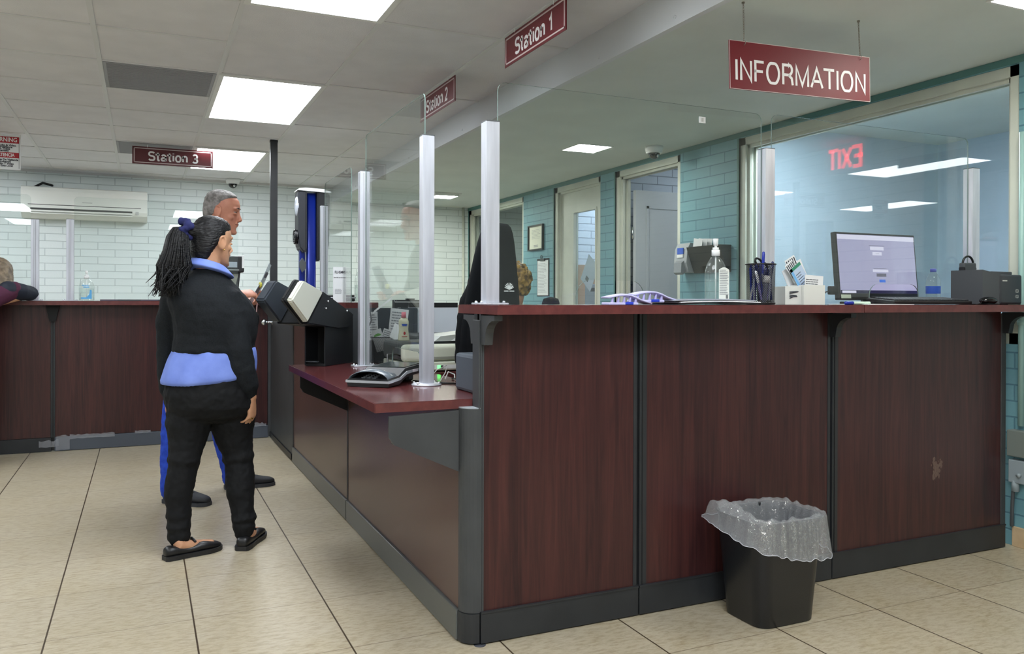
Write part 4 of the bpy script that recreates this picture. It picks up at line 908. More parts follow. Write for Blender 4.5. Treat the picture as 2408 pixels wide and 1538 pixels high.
for i, (an, dy, w_, h_, lb, kind) in enumerate(leaf):
    M = Matrix.Translation((1.352+(.055 if kind != 'white' else .06), .012+dy*.9, LZ+.045)) @ Matrix.Rotation(an if kind == 'white' else -an*-1*-1, 4, 'Y')
    if kind == 'form': M = Matrix.Translation((1.352+.062, -.022, LZ+.05)) @ Matrix.Rotation(.05, 4, 'Y')
    b = B(); b.box(-w_/2, -.0008, -.03, w_/2, .0008, h_*.78, M=M)
    mm = [PAPER, INK, mat('leaflet_green', rgb(60,140,110), .5), mat('leaflet_blue', rgb(120,180,232), .5), mat('leaflet_pale', rgb(186,204,228), .5)]
    if kind == 'blue':
        b.box(-w_/2, -.0012, .0, -w_/2+.012, -.0008, h_*.78, 3, M=M); b.box(-w_/2, -.0012, h_*.7, w_/2, -.0008, h_*.78, 2, M=M); b.box(-w_/2+.012, -.0011, .0, w_/2, -.0008, h_*.7, 4, M=M)
        text_lines(b, M @ Vector((.004, -.0012, h_*.35)), M.to_3x3() @ Vector((1, 0, 0)), M.to_3x3() @ Vector((0, 0, 1)), w_*.6, h_*.5, 8, 1, .2, 3)
    elif kind in ('grey', 'stripe'):
        for k in range(5): b.box(-w_/2+.004+k*w_*.19, -.0012, h_*.45, -w_/2+.004+k*w_*.19+w_*.1, -.0008, h_*.75, 1, M=M)
    elif kind == 'form': text_lines(b, M @ Vector((0, -.001, .028)), M.to_3x3() @ Vector((1, 0, 0)), M.to_3x3() @ Vector((0, 0, 1)), w_*.9, .05, 6, 1, .3, 13)
    else: b.box(w_*.1, -.0012, h_*.5, w_*.3, -.0008, h_*.54, 1, M=M)
    o = b.obj('leaflet', mm); tag(o, lb, 'leaflet', 'leaflets standing in the white box'); rebase(o, M.translation)
# pen and sheet near the seam
t = thing('marker_pen', 'white marker with a blue cap lying on the ledge left of the monitor', 'pen', (1.56, -.1, LZ))
b = B(); b.tube([(1.555, -.09, LZ+.007), (1.64, -.09, LZ+.007)], .0065, 12); b.obj('barrel', mat('pale_marker', rgb(200,224,206), .4), t)
b = B(); b.tube([(1.515, -.09, LZ+.007), (1.55, -.09, LZ+.007)], .0072, 12); b.obj('pen_cap', mat('pen_blue', None), t)
b = B(); b.box(1.60, -.12, LZ+.0005, 1.86, .08, LZ+.003); o = b.obj('paper_sheet', PAPER); tag(o, 'white sheet lying flat under the keyboard edge', 'paper'); rebase(o, (1.73, -.02, LZ))
# monitor
t = thing('monitor', 'black-framed computer monitor showing a pale lilac web page', 'monitor', (2.25, .44, LZ))
M = Matrix.Translation((2.262, .40, LZ+.022)) @ Matrix.Rotation(R(-5.5), 4, 'X'); W2, H2 = .535, .325
b = B(); b.box(-W2/2, 0, 0, W2/2, .028, H2, bev=.003, M=M); b.box(-.12, .028, .06, .12, .055, .24, bev=.006, M=M); b.obj('monitor_case', BLK, t)
SCR = mat('lit_lilac_screen', rgb(40,40,50), .12, emit=rgb(188,186,222), estr=.42)
b = B(); b.box(-W2/2+.011, -.0012, .030, W2/2-.009, -.0002, H2-.010, M=M); b.obj('screen', SCR, t)
b = B(); b.box(-W2/2+.011, -.002, .030, W2/2-.009, -.0012, .045, M=M); b.obj('task_bar', mat('task_bar', rgb(30,30,48), .2, emit=rgb(40,38,66), estr=.5), t)
E_W = mat('screen_white', rgb(60,60,60), .3, emit=rgb(226,224,248), estr=.5); E_G = mat('screen_grey', rgb(40,40,40), .3, emit=rgb(120,118,140), estr=.35); E_B = mat('screen_blue', rgb(20,40,90), .3, emit=rgb(50,110,220), estr=.5)
b = B()
def sb(x0, z0, x1, z1, mi): b.box(x0, -.0021, z0, x1, -.0012, z1, mi, M=M)
sb(-W2/2+.011, H2-.034, W2/2-.009, H2-.012, 0); sb(-.05, H2-.062, .052, H2-.06, 1); sb(-.045, H2-.083, .045, H2-.066, 0); sb(-.032, H2-.108, .03, H2-.092, 0); sb(-.012, H2-.101, .012, H2-.099, 1)
sb(-.03, .152, .055, .154, 1); sb(-.038, .135, .066, .147, 0); sb(-.014, .112, .05, .128, 1); sb(.002, .084, .042, .098, 2); sb(-W2/2+.02, .031, -W2/2+.11, .043, 0)
b.obj('page_elements', [E_W, E_G, E_B], t)
b = B(); b.box(-W2/2+.012, -.001, .006, -W2/2+.075, .0, .024, M=M); b.obj('asset_tag', mat('tag_pale', rgb(214,224,206), .5), t)
b = B(); b.prism([M @ Vector(q) for q in ((-.04, .06, .10), (.04, .06, .10), (.05, .06, -.01), (-.05, .06, -.01))], (0, .015, 0)); b.box(2.14, .34, LZ, 2.39, .54, LZ+.012, bev=.004); b.obj('monitor_stand', BLK, t)
t = thing('cable', 'black plug and cable looping down at the left edge of the monitor', 'cable', (1.98, .43, LZ))
b = B(); b.box(1.953, .415, LZ+.045, 1.995, .435, LZ+.085, bev=.004); b.obj('plug', BLK, t)
b = B(); b.tube([(1.958, .425, LZ+.06), (1.93, .42, LZ+.058), (1.895, .41, LZ+.035), (1.88, .40, LZ+.004)], .003, 8); b.obj('cord', CABLE, t)
# keyboard, mouse
t = thing('keyboard', 'black computer keyboard in front of the monitor', 'keyboard', (2.06, .0, LZ))
M = Matrix.Translation((2.075, .03, LZ+.009)) @ Matrix.Rotation(R(-3), 4, 'Z') @ Matrix.Rotation(R(5), 4, 'X')
b = B(); b.box(-.225, -.075, .0, .225, .075, .014, bev=.004, M=M); b.obj('keyboard_case', BLK, t)
b = B()
for r_ in range(6):
    for c_ in range(21): b.box(-.215+c_*.0205, -.066+r_*.0225, .014, -.215+c_*.0205+.017, -.066+r_*.0225+.018, .019, M=M)
o = b.obj('keys', mat('key_black', rgb(34,35,40), .5), t); o['kind'] = 'stuff'
t = thing('computer_mouse', 'black computer mouse between keyboard and grey printer', 'mouse', (2.35, -.075, LZ))
b = B(); b.ell((2.36, -.085, LZ+.018), .045, .03, .017, n=24); b.box(2.32, -.11, LZ, 2.40, -.06, LZ+.006, bev=.003); b.obj('mouse_shell', mat('gloss_black', rgb(14,14,16), .15), t)
b = B(); b.tube([(2.318, -.085, LZ+.012), (2.29, -.10, LZ+.006), (2.25, -.11, LZ+.003)], .0018, 6); b.obj('cord', CABLE, t)
# water bottle
t = thing('water_bottle', 'clear plastic water bottle with a blue label right of the monitor', 'bottle', (2.56, .345, LZ)); c = (2.56, .345, LZ)
b = B(); b.lathe(c, [(.026, 0), (.032, .008), (.030, .02), (.033, .035), (.033, .052), (.033, .085), (.034, .10), (.032, .12), (.024, .142), (.014, .155), (.0125, .165)], 28); b.obj('bottle_body', BOTT, t)
b = B(); b.lathe(c, [(.0335, .052), (.0337, .054), (.0337, .087), (.0335, .089)], 28, cap=False); b.obj('blue_label', BLUEP, t)
b = B(); b.lathe(c, [(.0145, .160), (.0145, .174), (.013, .176)], 20); b.obj('bottle_cap', mat('violet_blue_cap', rgb(80,80,180), .4), t)
# upright black device with a handle
t = thing('cash_box', 'upright black case with a carrying handle behind the grey printer', 'case', (2.51, .2, LZ))
b = B(); b.box(2.475, .115, LZ, 2.562, .145, LZ+.175, bev=.004); b.obj('case_body', BLK, t)
b = B(); b.box(2.478, .114, LZ+.155, 2.559, .146, LZ+.195, bev=.006); b.obj('case_top', GREYP, t)
b = B(); b.tube([(2.52+.036*math.cos(R(15*k)), .13, LZ+.19+.036*math.sin(R(15*k))) for k in range(13)], .005, 8); b.obj('case_handle', BLK, t)
t = thing('cable', 'thin black cable hanging beside the water bottle', 'cable', (2.52, .27, LZ))
b = B(); b.tube([(2.47, .115, LZ+.02), (2.45, .105, LZ+.05), (2.435, .1, LZ+.075), (2.42, .1, LZ+.07), (2.425, .1, LZ+.03), (2.445, .1, LZ+.003)], .0022, 8); b.obj('cord', CABLE, t)
# compact grey printer at the end
t = thing('printer', 'compact dark grey printer at the right end of the front ledge', 'printer', (2.46, .0, LZ)); PG = mat('printer_grey', rgb(70,73,78), .45); PG2 = mat('printer_grey_dark', rgb(56,59,64), .4)
b = B(); P = [(2.365, LZ+.004), (2.365, LZ+.155), (2.46, LZ+.139), (2.48, LZ+.137), (2.48, LZ+.004)]; b.prism([(x, -.055, z) for x, z in P], (0, .155, 0)); b.obj('printer_body', PG, t)
b = B(); b.box(2.475, -.06, LZ+.003, 2.625, .10, LZ+.135, bev=.008); b.obj('printer_front', PG2, t)
b = B(); b.box(2.46, -.03, LZ+.134, 2.60, .08, LZ+.150, bev=.004); b.obj('printer_lid', PG, t)
b = B(); b.box(2.49, -.0615, LZ+.105, 2.52, -.0598, LZ+.110); b.obj('badge', LGREY, t)
b = B()
for z in (.05, .075):
    b.box(2.58, -.0615, LZ+z-.02, 2.596, -.0598, LZ+z-.018); b.box(2.58, -.0615, LZ+z-.008, 2.596, -.0598, LZ+z-.006); b.box(2.58, -.0615, LZ+z-.02, 2.582, -.0598, LZ+z-.006); b.box(2.594, -.0615, LZ+z-.02, 2.596, -.0598, LZ+z-.006)
b.obj('button_marks', LGREY, t)
for k in range(3):
    b = B(); b.tube([(2.385+.10*k, -.02, LZ+.002), (2.385+.10*k, .06, LZ+.002)], .002, 6); b.obj('rubber_foot', BLK, t)

# ------------------------------------------------------------------ things on the low worktop
WZ = .80
# black vision tester: tilted head on an open box, seen from its side
t = thing('vision_tester', 'black box-shaped vision tester with a tilted white-ended head on the low worktop', 'vision tester', (-.1, 1.62, WZ))
o0 = Vector((-.19, 1.548, 0)); u = Vector((.644, .765, 0)); v = Vector((-.765, .644, 0))
def VT(pts, off, th, m, nm, bev=0, inset=None):
    b = B(); b.prism([o0+u*s_+v*off+Vector((0, 0, z)) for s_, z in pts], v*th); bmesh.ops.bevel(b.bm, geom=list(b.bm.edges), offset=bev, segments=2, affect='EDGES') if bev else None
    return b.obj(nm, m, t)
base = [(0, .802), (.0, 1.0), (-.055, 1.045), (.02, 1.078), (.22, 1.078), (.295, 1.05), (.295, .802)]
BT = mat('tester_black', rgb(26,28,31), .5)
VT(base, .0, .006, BT, 'side_plate'); VT(base, .107, .006, BT, 'side_plate')
VT([(.12, .806), (.12, 1.05), (.19, 1.072), (.25, 1.04), (.25, .806)], .006, .101, BLKM, 'inner_housing')
VT([(0, .8015), (0, .812), (.255, .812), (.255, .8015)], .006, .101, BLKM, 'base_tray')
head = [(-.24, 1.222), (-.037, 1.168), (.30, 1.045), (.10, .985), (-.19, 1.015), (-.345, 1.117)]
VT([(-.037, 1.168), (.285, 1.053), (.24, .985), (.12, .985), (-.19, 1.015)], -.012, .17, BT, 'tilted_head', .006)
VT([(-.225, 1.216), (-.045, 1.166), (-.195, 1.02), (-.33, 1.117), (-.335, 1.13), (-.24, 1.214)], -.016, .03, mat('tester_ivory', rgb(214,216,204), .35), 'end_cap', .007)
VT([(-.235, 1.222), (-.03, 1.17), (-.18, 1.008), (-.345, 1.117), (-.35, 1.13), (-.25, 1.22)], .014, .022, BT, 'cap_backing', .006)
VT([(-.225, 1.216), (-.045, 1.166), (-.195, 1.02), (-.33, 1.117), (-.335, 1.13), (-.24, 1.214)], .125, .05, mat('tester_dark_grey', rgb(58,64,72), .35), 'far_end_cap', .007)
for s_, z in ((.0, 1.12), (-.02, 1.085), (.20, 1.07)):
    b = B(); b.ell(o0+u*s_-v*.0145+Vector((0, 0, z)), .006, .006, .006, n=8); b.obj('screw', CHROME, t)
b = B(); p = o0+u*.03+v*.07+Vector((0, 0, .825)); b.box(-.03, -.004, -.01, .03, 0, .012, M=face_m(p-u*.03, v*-1)); b.obj('maker_plate', GREYP, t)
# pin pad (signature terminal)
t = thing('pin_pad', 'silver and black payment terminal lying on the low worktop corner', 'payment terminal', (-.12, .78, WZ)); rz = R(62)
M = Matrix.Translation((-.238, .535, WZ)) @ Matrix.Rotation(R(46), 4, 'Z') @ Matrix.Scale(.9, 4)
SIL = mat('silver_plastic', rgb(186,188,194), .25, .5); DGL = mat('dark_gloss', rgb(40,46,48), .15)
# long axis = local x (0 card end .. .36 screen end), width along y
def sec_loft(b, secs, w0, w1, mi=0):
    b.loft([[M @ Vector((x, -w0/2, z0)), M @ Vector((x, w0/2, z0)), M @ Vector((x, w1/2, z1)), M @ Vector((x, -w1/2, z1))] for x, z0, z1 in secs], mi, smooth=False)
b = B(); sec_loft(b, [(0, .004, .02), (.10, .006, .028), (.16, .03, .05), (.36, .045, .06)], .19, .20); b.obj('lower_shell', BLK, t)
b = B(); sec_loft(b, [(-.004, .018, .028), (.10, .026, .036), (.16, .046, .058), (.365, .057, .066)], .206, .206); b.obj('silver_band', SIL, t)
b = B(); sec_loft(b, [(.0, .028, .034), (.10, .036, .044), (.16, .058, .070), (.36, .066, .080)], .196, .186); b.obj('upper_shell', BLK, t)
b = B(); sec_loft(b, [(.175, .071, .0735), (.345, .079, .0815)], .16, .16); b.obj('glass_display', DGL, t)
b = B()
for r_ in range(4):
    for c_ in range(3): p = (.015+.018*r_, -.03+.025*c_, .036+.0035*r_); b.box(p[0], p[1], p[2], p[0]+.012, p[1]+.018, p[2]+.004, M=M)
b.obj('key_buttons', GREYP, t)
b = B()
rings = []
for k in range(9):
    a = math.pi*k/8; rings.append([M @ Vector((.005+.09*q[0], -.095*math.cos(a)*q[1], .03+.045*math.sin(a)*q[2])) for q in ((0, 1, .82), (.5, 1, 1), (1.3, .98, .62), (1.3, .95, .58), (.5, .96, .95), (0, .96, .78))])
b.loft(rings, cap=True); b.obj('privacy_shield', mat('shield_grey_gloss', rgb(92,100,108), .15), t)
b = B(); b.box(.27, -.05, .0, .33, .05, .045, bev=.01, M=M); b.obj('stand_foot', BLK, t)
b = B(); b.box(.21, -.104, .050, .26, -.1035, .062, M=M); b.obj('side_key', mat('pale_key', rgb(206,198,206), .3), t)
t = thing('cable', 'black and grey cables coiled behind the near screen post on the low worktop', 'cable', (.15, .7, WZ))
b = B(); b.tube([(-.02, .66, WZ+.004), (.05, .56, WZ+.004), (.10, .50, WZ+.004), (.14, .54, WZ+.006), (.165, .60, WZ+.01), (.16, .70, WZ+.004)], .0035, 8); b.obj('black_cord', CABLE, t)
b = B(); b.tube([(.04, .66, WZ+.004), (.10, .72, WZ+.04), (.16, .76, WZ+.055), (.13, .70, WZ+.03), (.08, .62, WZ+.005)], .002, 6); b.tube([(.13, .7, WZ+.004), (.15, .72, WZ+.03), (.17, .70, WZ+.02), (.16, .67, WZ+.004)], .003, 6); b.obj('grey_cord', LGREY, t)
b = B(); b.tube([(-.03, .99, WZ+.003), (-.03, 1.0, WZ+.06), (-.02, 1.04, WZ+.085), (.03, 1.08, WZ+.085), (.07, 1.12, WZ+.07)], .004, 8)
o = b.obj('cable', CABLE); tag(o, 'short black cable arching up behind the pin pad', 'cable'); rebase(o, (-.03, .99, WZ))
# two stacked cream scanners
def scanner(x0, y0, z, w_, d_, label, brand=False, led_z=.0):
    t = thing('scanner', label, 'scanner', (x0+w_/2, y0+d_/2, z), 0, 'cream desktop scanners'); CR = CREAM
    b = B(); b.box(x0, y0, z+.004, x0+w_, y0+d_, z+.045, bev=.006); b.obj('scanner_base', CR, t)
    b = B(); b.box(x0+.002, y0+.004, z+.046, x0+w_-.002, y0+.05, z+.125, bev=.02, seg=4); b.obj('front_cover', CR, t)
    b = B(); b.box(x0-.004, y0+.045, z+.05, x0+w_, y0+d_, z+.135, bev=.02, seg=3); b.obj('dark_lid', mat('lid_grey', rgb(72,76,78), .5), t)
    b = B(); b.box(x0+.15, y0-.0015, z+.012, x0+w_-.05, y0, z+.030); b.obj('button_strip', WHITEP, t)
    b = B(); b.box(x0+.165, y0-.0028, z+.014, x0+.185, y0-.0015, z+.028); b.obj('green_light', mat('green_led', rgb(40,220,60), .4, emit=(.1, 1, .15, 1), estr=2), t)
    b = B()
    for k in range(2): b.box(x0+.135+k*.045, y0-.003, z+.014, x0+.148+k*.045, y0-.0015, z+.028)
    b.obj('dark_button', GREYP, t)
    b = B(); b.box(x0+.11, y0+.002, z+.056, x0+w_-.02, y0+.0045, z+.068); b.obj('paper_slot', mat('slot_grey', rgb(150,152,140), .6), t)
    if brand:
        b = B(); lettering(b, 'EPSON', .018, (x0+.105, y0+.0035, z+.09), (1, 0, 0), 0, .0004); b.obj('lettering', INK, t)
        b = B(); lettering(b, 'jet', .016, (x0+.03, y0-.0004, z+.022), (1, 0, 0), 0, .0003); lettering(b, 'EX10', .010, (x0+.085, y0-.0004, z+.02), (1, 0, 0), 0, .0003); b.obj('small_lettering', INK, t)
    return t
scanner(.055, 1.06, WZ+.001, .42, .32, 'cream EPSON scanner with a green light on the low worktop', True)
scanner(.25, 1.40, WZ+.02, .45, .28, 'second cream scanner behind the EPSON one')
b = B(); b.box(.24, 1.395, WZ, .70, 1.69, WZ+.023, bev=.003); o = b.obj('scanner_riser', LGREY); tag(o, 'low pale riser block under the second cream scanner', 'riser'); rebase(o, (.47, 1.55, WZ))
t = thing('document_feeder', 'pale sloping document feeder tray with ribs on top of the cream scanner', 'feeder tray', (.38, 1.2, WZ+.13))
b = B(); b.prism([(.22, 1.10, WZ+.137), (.50, 1.10, WZ+.137), (.50, 1.10, WZ+.185), (.25, 1.10, WZ+.16)], (0, .22, 0)); b.obj('tray', mat('feeder_grey', rgb(176,180,176), .45), t)
for k in range(5):
    b = B(); b.prism([(.30+k*.04, 1.098, WZ+.138), (.325+k*.04, 1.098, WZ+.138), (.34+k*.04, 1.098, WZ+.155), (.32+k*.04, 1.098, WZ+.150)], (0, .002, 0)); b.obj('rib', WHITEP, t)
# baby shampoo style bottle with pink cap
t = thing('lotion_bottle', 'small clear bottle with a pink cap standing on the cream scanner', 'bottle', (.115, 1.3, WZ+.136)); c = (.115, 1.24, WZ+.136)
SH = mat('pale_liquid_plastic', rgb(214,212,186), .25, spec=.6)
b = B(); b.loft([[Vector((c[0]+r*math.cos(2*math.pi*k/24), c[1]+r*.55*math.sin(2*math.pi*k/24), c[2]+z)) for k in range(24)] for r, z in [(.027, 0), (.029, .004), (.025, .03), (.022, .055), (.024, .075), (.025, .09), (.02, .102), (.011, .108), (.010, .112)]]); b.obj('bottle_body', SH, t)
b = B(); b.cyl((c[0], c[1], c[2]+.108), (c[0], c[1], c[2]+.135), .0115, 20, r1=.0105); b.obj('pink_cap', mat('pink_cap', rgb(232,130,146), .4), t)
b = B(); b.box(c[0]-.013, c[1]-.0145, c[2]+.075, c[0]+.013, c[1]-.0135, c[2]+.079); b.box(c[0]-.011, c[1]-.0145, c[2]+.069, c[0]+.011, c[1]-.0135, c[2]+.073); b.obj('blue_print', BLUEP, t)
b = B(); b.ell((c[0], c[1]-.0145, c[2]+.035), .006, .001, .008, n=10); b.box(c[0]-.014, c[1]-.0165, c[2]+.018, c[0]+.012, c[1]-.0155, c[2]+.021); b.obj('red_print', REDP, t)
# papers and basket on the divider
def sheet(x, y, z, w_, h_, rot, label, lines=12, seed=1, bend=0, tiltx=0.):
    M = Matrix.Translation((x, y, z)) @ Matrix.Rotation(tiltx, 4, 'X') @ Matrix.Rotation(rot, 4, 'Y'); b = B(); b.box(-w_/2, -.0006, -h_/2, w_/2, .0006, h_/2, M=M)
    r = M.to_3x3(); text_lines(b, M @ Vector((0, -.0008, 0)), r @ Vector((1, 0, 0)), r @ Vector((0, 0, 1)), w_*.8, h_*.86, lines, 1, .4, seed)
    o = b.obj('paper_sheet', [PAPER, GINK]); tag(o, label, 'paper', 'papers around the dark desk divider'); rebase(o, (x, y, z)); return o
sheet(.235, 1.739, .985, .10, .19, R(6), 'printed form pinned to the dark divider right of the basket', 11, 4)
sheet(.10, 1.739, .99, .05, .15, R(-2), 'printed sheet at the left end of the dark divider', 10, 8)
sheet(.165, 1.46, .98, .10, .028, R(-4), 'narrow slip lying across papers behind the bottle', 2, 8) if False else None
b = B(); M = Matrix.Translation((.15, 1.45, WZ+.175)) @ Matrix.Rotation(R(28), 4, 'Y') @ Matrix.Rotation(R(-25), 4, 'X'); b.box(-.03, -.0008, -.055, .05, .0008, .03, M=M)
o = b.obj('paper_sheet', PAPER); tag(o, 'folded white paper leaning behind the pink-capped bottle', 'paper'); rebase(o, (.15, 1.45, WZ+.14))
t = thing('mesh_basket', 'dark mesh basket holding cards in front of the divider', 'basket', (.115, 1.69, .9)); c = (.125, 1.66, .80)
b = B(); b.lathe(c, [(.045, .0), (.05, .06), (.056, .135)], 28, cap=False); b.obj('basket_wall', MESH, t)
b = B(); b.torus((c[0], c[1], c[2]+.135), .056, .002, n=28, m=6); b.obj('basket_rim', BLK, t)
for k, (dx, an, lb) in enumerate(((-.02, -.3, 'plain card standing in the mesh basket at the left'), (.02, .35, 'printed card standing in the mesh basket at the right'))):
    M = Matrix.Translation((c[0]+dx, c[1]-.01*k, c[2]+.13)) @ Matrix.Rotation(an, 4, 'Y'); b = B(); b.box(-.028, -.0006, -.07, .028, .0006, .045, M=M)
    if k: text_lines(b, M @ Vector((0, -.0008, .02)), M.to_3x3() @ Vector((1, 0, 0)), M.to_3x3() @ Vector((0, 0, 1)), .045, .04, 4, 1, .5, 2)
    else: b.prism([M @ Vector((.02*math.cos(R(a))-.0, -.001, .01+.014*math.sin(R(a)))) for a in range(0, 181, 20)], (0, -.0006, 0), 2)
    o = b.obj('card', [PAPER, GINK, mat('green_print', rgb(110,180,90), .5)]); tag(o, lb, 'card', 'cards in the mesh basket'); rebase(o, (c[0]+dx, c[1], c[2]+.1))
t = thing('gooseneck_holder', 'bent black rod holding a pale curled strip above the divider', 'holder', (.07, 1.66, 1.0))
b = B(); b.tube([(.035, 1.70, .803), (.035, 1.70, .93), (.08, 1.70, 1.02), (.06, 1.66, 1.075)], .004, 8); b.obj('rod', BLK, t)
b = B(); b.loft([[Vector((.06+.10*q, 1.62+.01*math.sin(q*3), 1.05+.075*q-.0)), Vector((.06+.10*q+.02, 1.64, 1.06+.075*q+.014))] for q in (0, .25, .5, .75, 1)], cap=False, close=False); b.obj('strip', PAPER, t)
sl = b
# white-backed display and black bar behind it
t = thing('desk_display', 'flat white display back seen between the near screen post and the chair', 'display', (.60, 1.95, .78))
b = B(); b.box(.36, 1.94, .915, .65, 1.97, 1.10, bev=.004); b.obj('display_back', mat('display_white', rgb(206,212,222), .4), t)
b = B(); b.box(.36, 1.938, 1.085, .65, 1.972, 1.112, bev=.002); b.box(.36, 1.938, .892, .65, 1.972, .915, bev=.002); b.obj('display_bezel', BLK, t)
b = B(); b.box(.46, 1.97, .78, .54, 2.0, 1.0); b.box(.40, 1.92, .766, .60, 2.08, .78, bev=.003); b.obj('display_stand', GREYP, t)
b = B(); b.box(.38, 2.3, 1.07, .62, 2.36, 1.128, bev=.004); b.box(.38, 2.299, 1.112, .62, 2.3, 1.118, mi=1); b.box(.46, 2.31, 1.128, .51, 2.35, 1.137, bev=.003); b.box(.40, 2.3, .765, .60, 2.36, 1.07)
o = b.obj('label_printer', [BLK, LGREY]); tag(o, 'black bar-shaped device just above the white display back', 'device'); rebase(o, (.5, 2.33, .765))
b = B(); b.box(.165, 1.86, .735, 1.0, 2.9, .765); b.box(.2, 1.9, 0, .24, 1.94, .735); b.box(.94, 1.9, 0, .98, 1.94, .735); b.box(.2, 2.82, 0, .24, 2.86, .735); b.box(.94, 2.82, 0, .98, 2.86, .735)
t = thing('staff_desk', 'staff desk carrying the white display beyond the divider', 'desk', (.6, 2.4, 0)); b.bm.free()
b = B(); b.box(.165, 1.90, .735, .66, 2.9, .765, bev=.003); b.obj('desk_top', WOODX, t)
for x, y in ((.2, 1.92), (.61, 1.92), (.2, 2.82), (.61, 2.82)): b = B(); b.box(x, y, 0, x+.04, y+.04, .735); b.obj('leg', CHAR, t)
b = B(); b.box(.045, .15, WZ, .17, .36, WZ+.135, bev=.012); o = b.obj('receipt_printer', mat('receipt_grey', rgb(74,82,92), .5)); tag(o, 'rounded blue-grey box on the worktop against the tall counter end', 'printer'); rebase(o, (.105, .25, WZ))
# worktop legs
for q, (x, y) in enumerate(((.88, .12), (.88, 1.62))):
    pass

# ------------------------------------------------------------------ notice on the high ledge, second pin pad, camera tower
t = thing('notice_card', 'white upright notice card headed FLHSMV standing on the far high ledge', 'notice', (-.035, 1.93, PT))
b = B(); b.box(-.072, 1.925, PT, -.002, 1.929, PT+.192, bev=.001); b.obj('card_sheet', PAPER, t)
b = B(); lettering(b, 'FLHSMV', .019, (-.037, 1.9242, PT+.163), (1, 0, 0), 0, .0004, .8); lettering(b, 'How did I just do today?', .0075, (-.037, 1.9242, PT+.135), (1, 0, 0), 0, .0001, .85); b.obj('lettering', INK, t)
b = B(); text_lines(b, (-.037, 1.9247, PT+.06), (1, 0, 0), (0, 0, 1), .05, .03, 4, 0, .4, 31); b.obj('fine_print', GINK, t)
t = thing('pin_pad', 'second payment terminal lying on the high ledge behind the notice card', 'payment terminal', (0., 2.2, PT))
b = B(); b.box(-.09, 2.1, PT+.004, .09, 2.3, PT+.022, bev=.005); b.obj('lower_shell', BLK, t)
b = B(); b.box(-.094, 2.096, PT+.022, .094, 2.304, PT+.03, bev=.003); b.obj('silver_band', SIL, t)
b = B(); b.box(-.088, 2.1, PT+.03, .088, 2.3, PT+.042, bev=.005); b.obj('upper_shell', BLK, t)
t2 = B(); t2.tube([(-.09, 2.3, PT+.004), (-.10, 2.32, PT+.05), (-.07, 2.33, PT+.06), (-.04, 2.31, PT+.03)], .0025, 8); o = t2.obj('cable', CABLE); tag(o, 'thin black cable arching beside the second payment terminal', 'cable'); rebase(o, (-.09, 2.3, PT))
# blue ID camera tower
t = thing('camera_tower', 'tall blue and black photo camera tower behind the high ledge', 'camera tower', (.16, 3.75, 0)); BLU = mat('anodised_blue', rgb(14,36,128), .32, .3)
cx, cy = .155, 3.80
b = B(); b.loft([[Vector((cx+x, cy+y, z)) for x, y in rrect(.07, .09, .018, 4)] for z in (.03, 1.93)]); b.obj('blue_column', BLU, t)
b = B(); b.box(cx-.085, cy-.03, .03, cx-.045, cy+.03, 1.60, bev=.008); b.obj('side_column', BLU, t)
P = [(-.105, 1.945), (-.105, 1.64), (-.10, 1.52), (-.062, 1.47), (-.04, 1.50), (-.04, 1.945)]
b = B(); b.prism([(cx+x, cy-.08, z) for x, z in P], (0, .16, 0)); bmesh.ops.bevel(b.bm, geom=list(b.bm.edges), offset=.012, segments=3, affect='EDGES'); b.obj('head_left', mat('tower_black', rgb(44,46,52), .4), t)
P = [(.036, 1.945), (.036, 1.42), (.06, 1.42), (.125, 1.53), (.13, 1.93)]
b = B(); b.prism([(cx+x, cy-.08, z) for x, z in P], (0, .16, 0)); bmesh.ops.bevel(b.bm, geom=list(b.bm.edges), offset=.008, segments=2, affect='EDGES'); b.obj('head_right', mat('tower_black2', rgb(30,31,35), .45), t)
b = B(); b.prism([(cx-.11, cy-.085, 1.945), (cx+.135, cy-.085, 1.935), (cx+.135, cy-.085, 1.945), (cx+.08, cy-.085, 1.962), (cx-.05, cy-.085, 1.965), (cx-.10, cy-.085, 1.958)], (0, .17, 0)); b.obj('top_cap', WHITEP, t)
b = B(); b.ell((cx-.102, cy-.02, 1.83), .022, .05, .075, n=24); b.obj('flash_lamp', mat('flash_glass', rgb(206,212,224), .15, .4), t)
b = B(); b.cyl((cx-.095, cy-.02, 1.60), (cx-.122, cy-.02, 1.60), .055, 28); b.torus((cx-.120, cy-.02, 1.60), .050, .008, (1, 0, 0)); b.torus((cx-.122, cy-.02, 1.60), .030, .006, (1, 0, 0)); b.obj('camera_lens', mat('lens_black', rgb(16,17,20), .12), t)
b = B(); b.ell((cx-.122, cy-.02, 1.60), .008, .022, .022); b.obj('lens_glass', DGL, t)
b = B(); b.prism([(cx-.075, cy-.083, 1.44), (cx-.048, cy-.083, 1.40), (cx-.05, cy-.083, 1.36), (cx-.075, cy-.083, 1.33), (cx-.095, cy-.083, 1.37), (cx-.095, cy-.083, 1.41)], (0, .02, 0)); b.obj('maker_plate', GREYP, t)
b = B(); b.lathe((cx, cy, 0), [(.17, 0), (.17, .015), (.15, .03), (.06, .04)], 32); b.obj('floor_base', BLK, t)
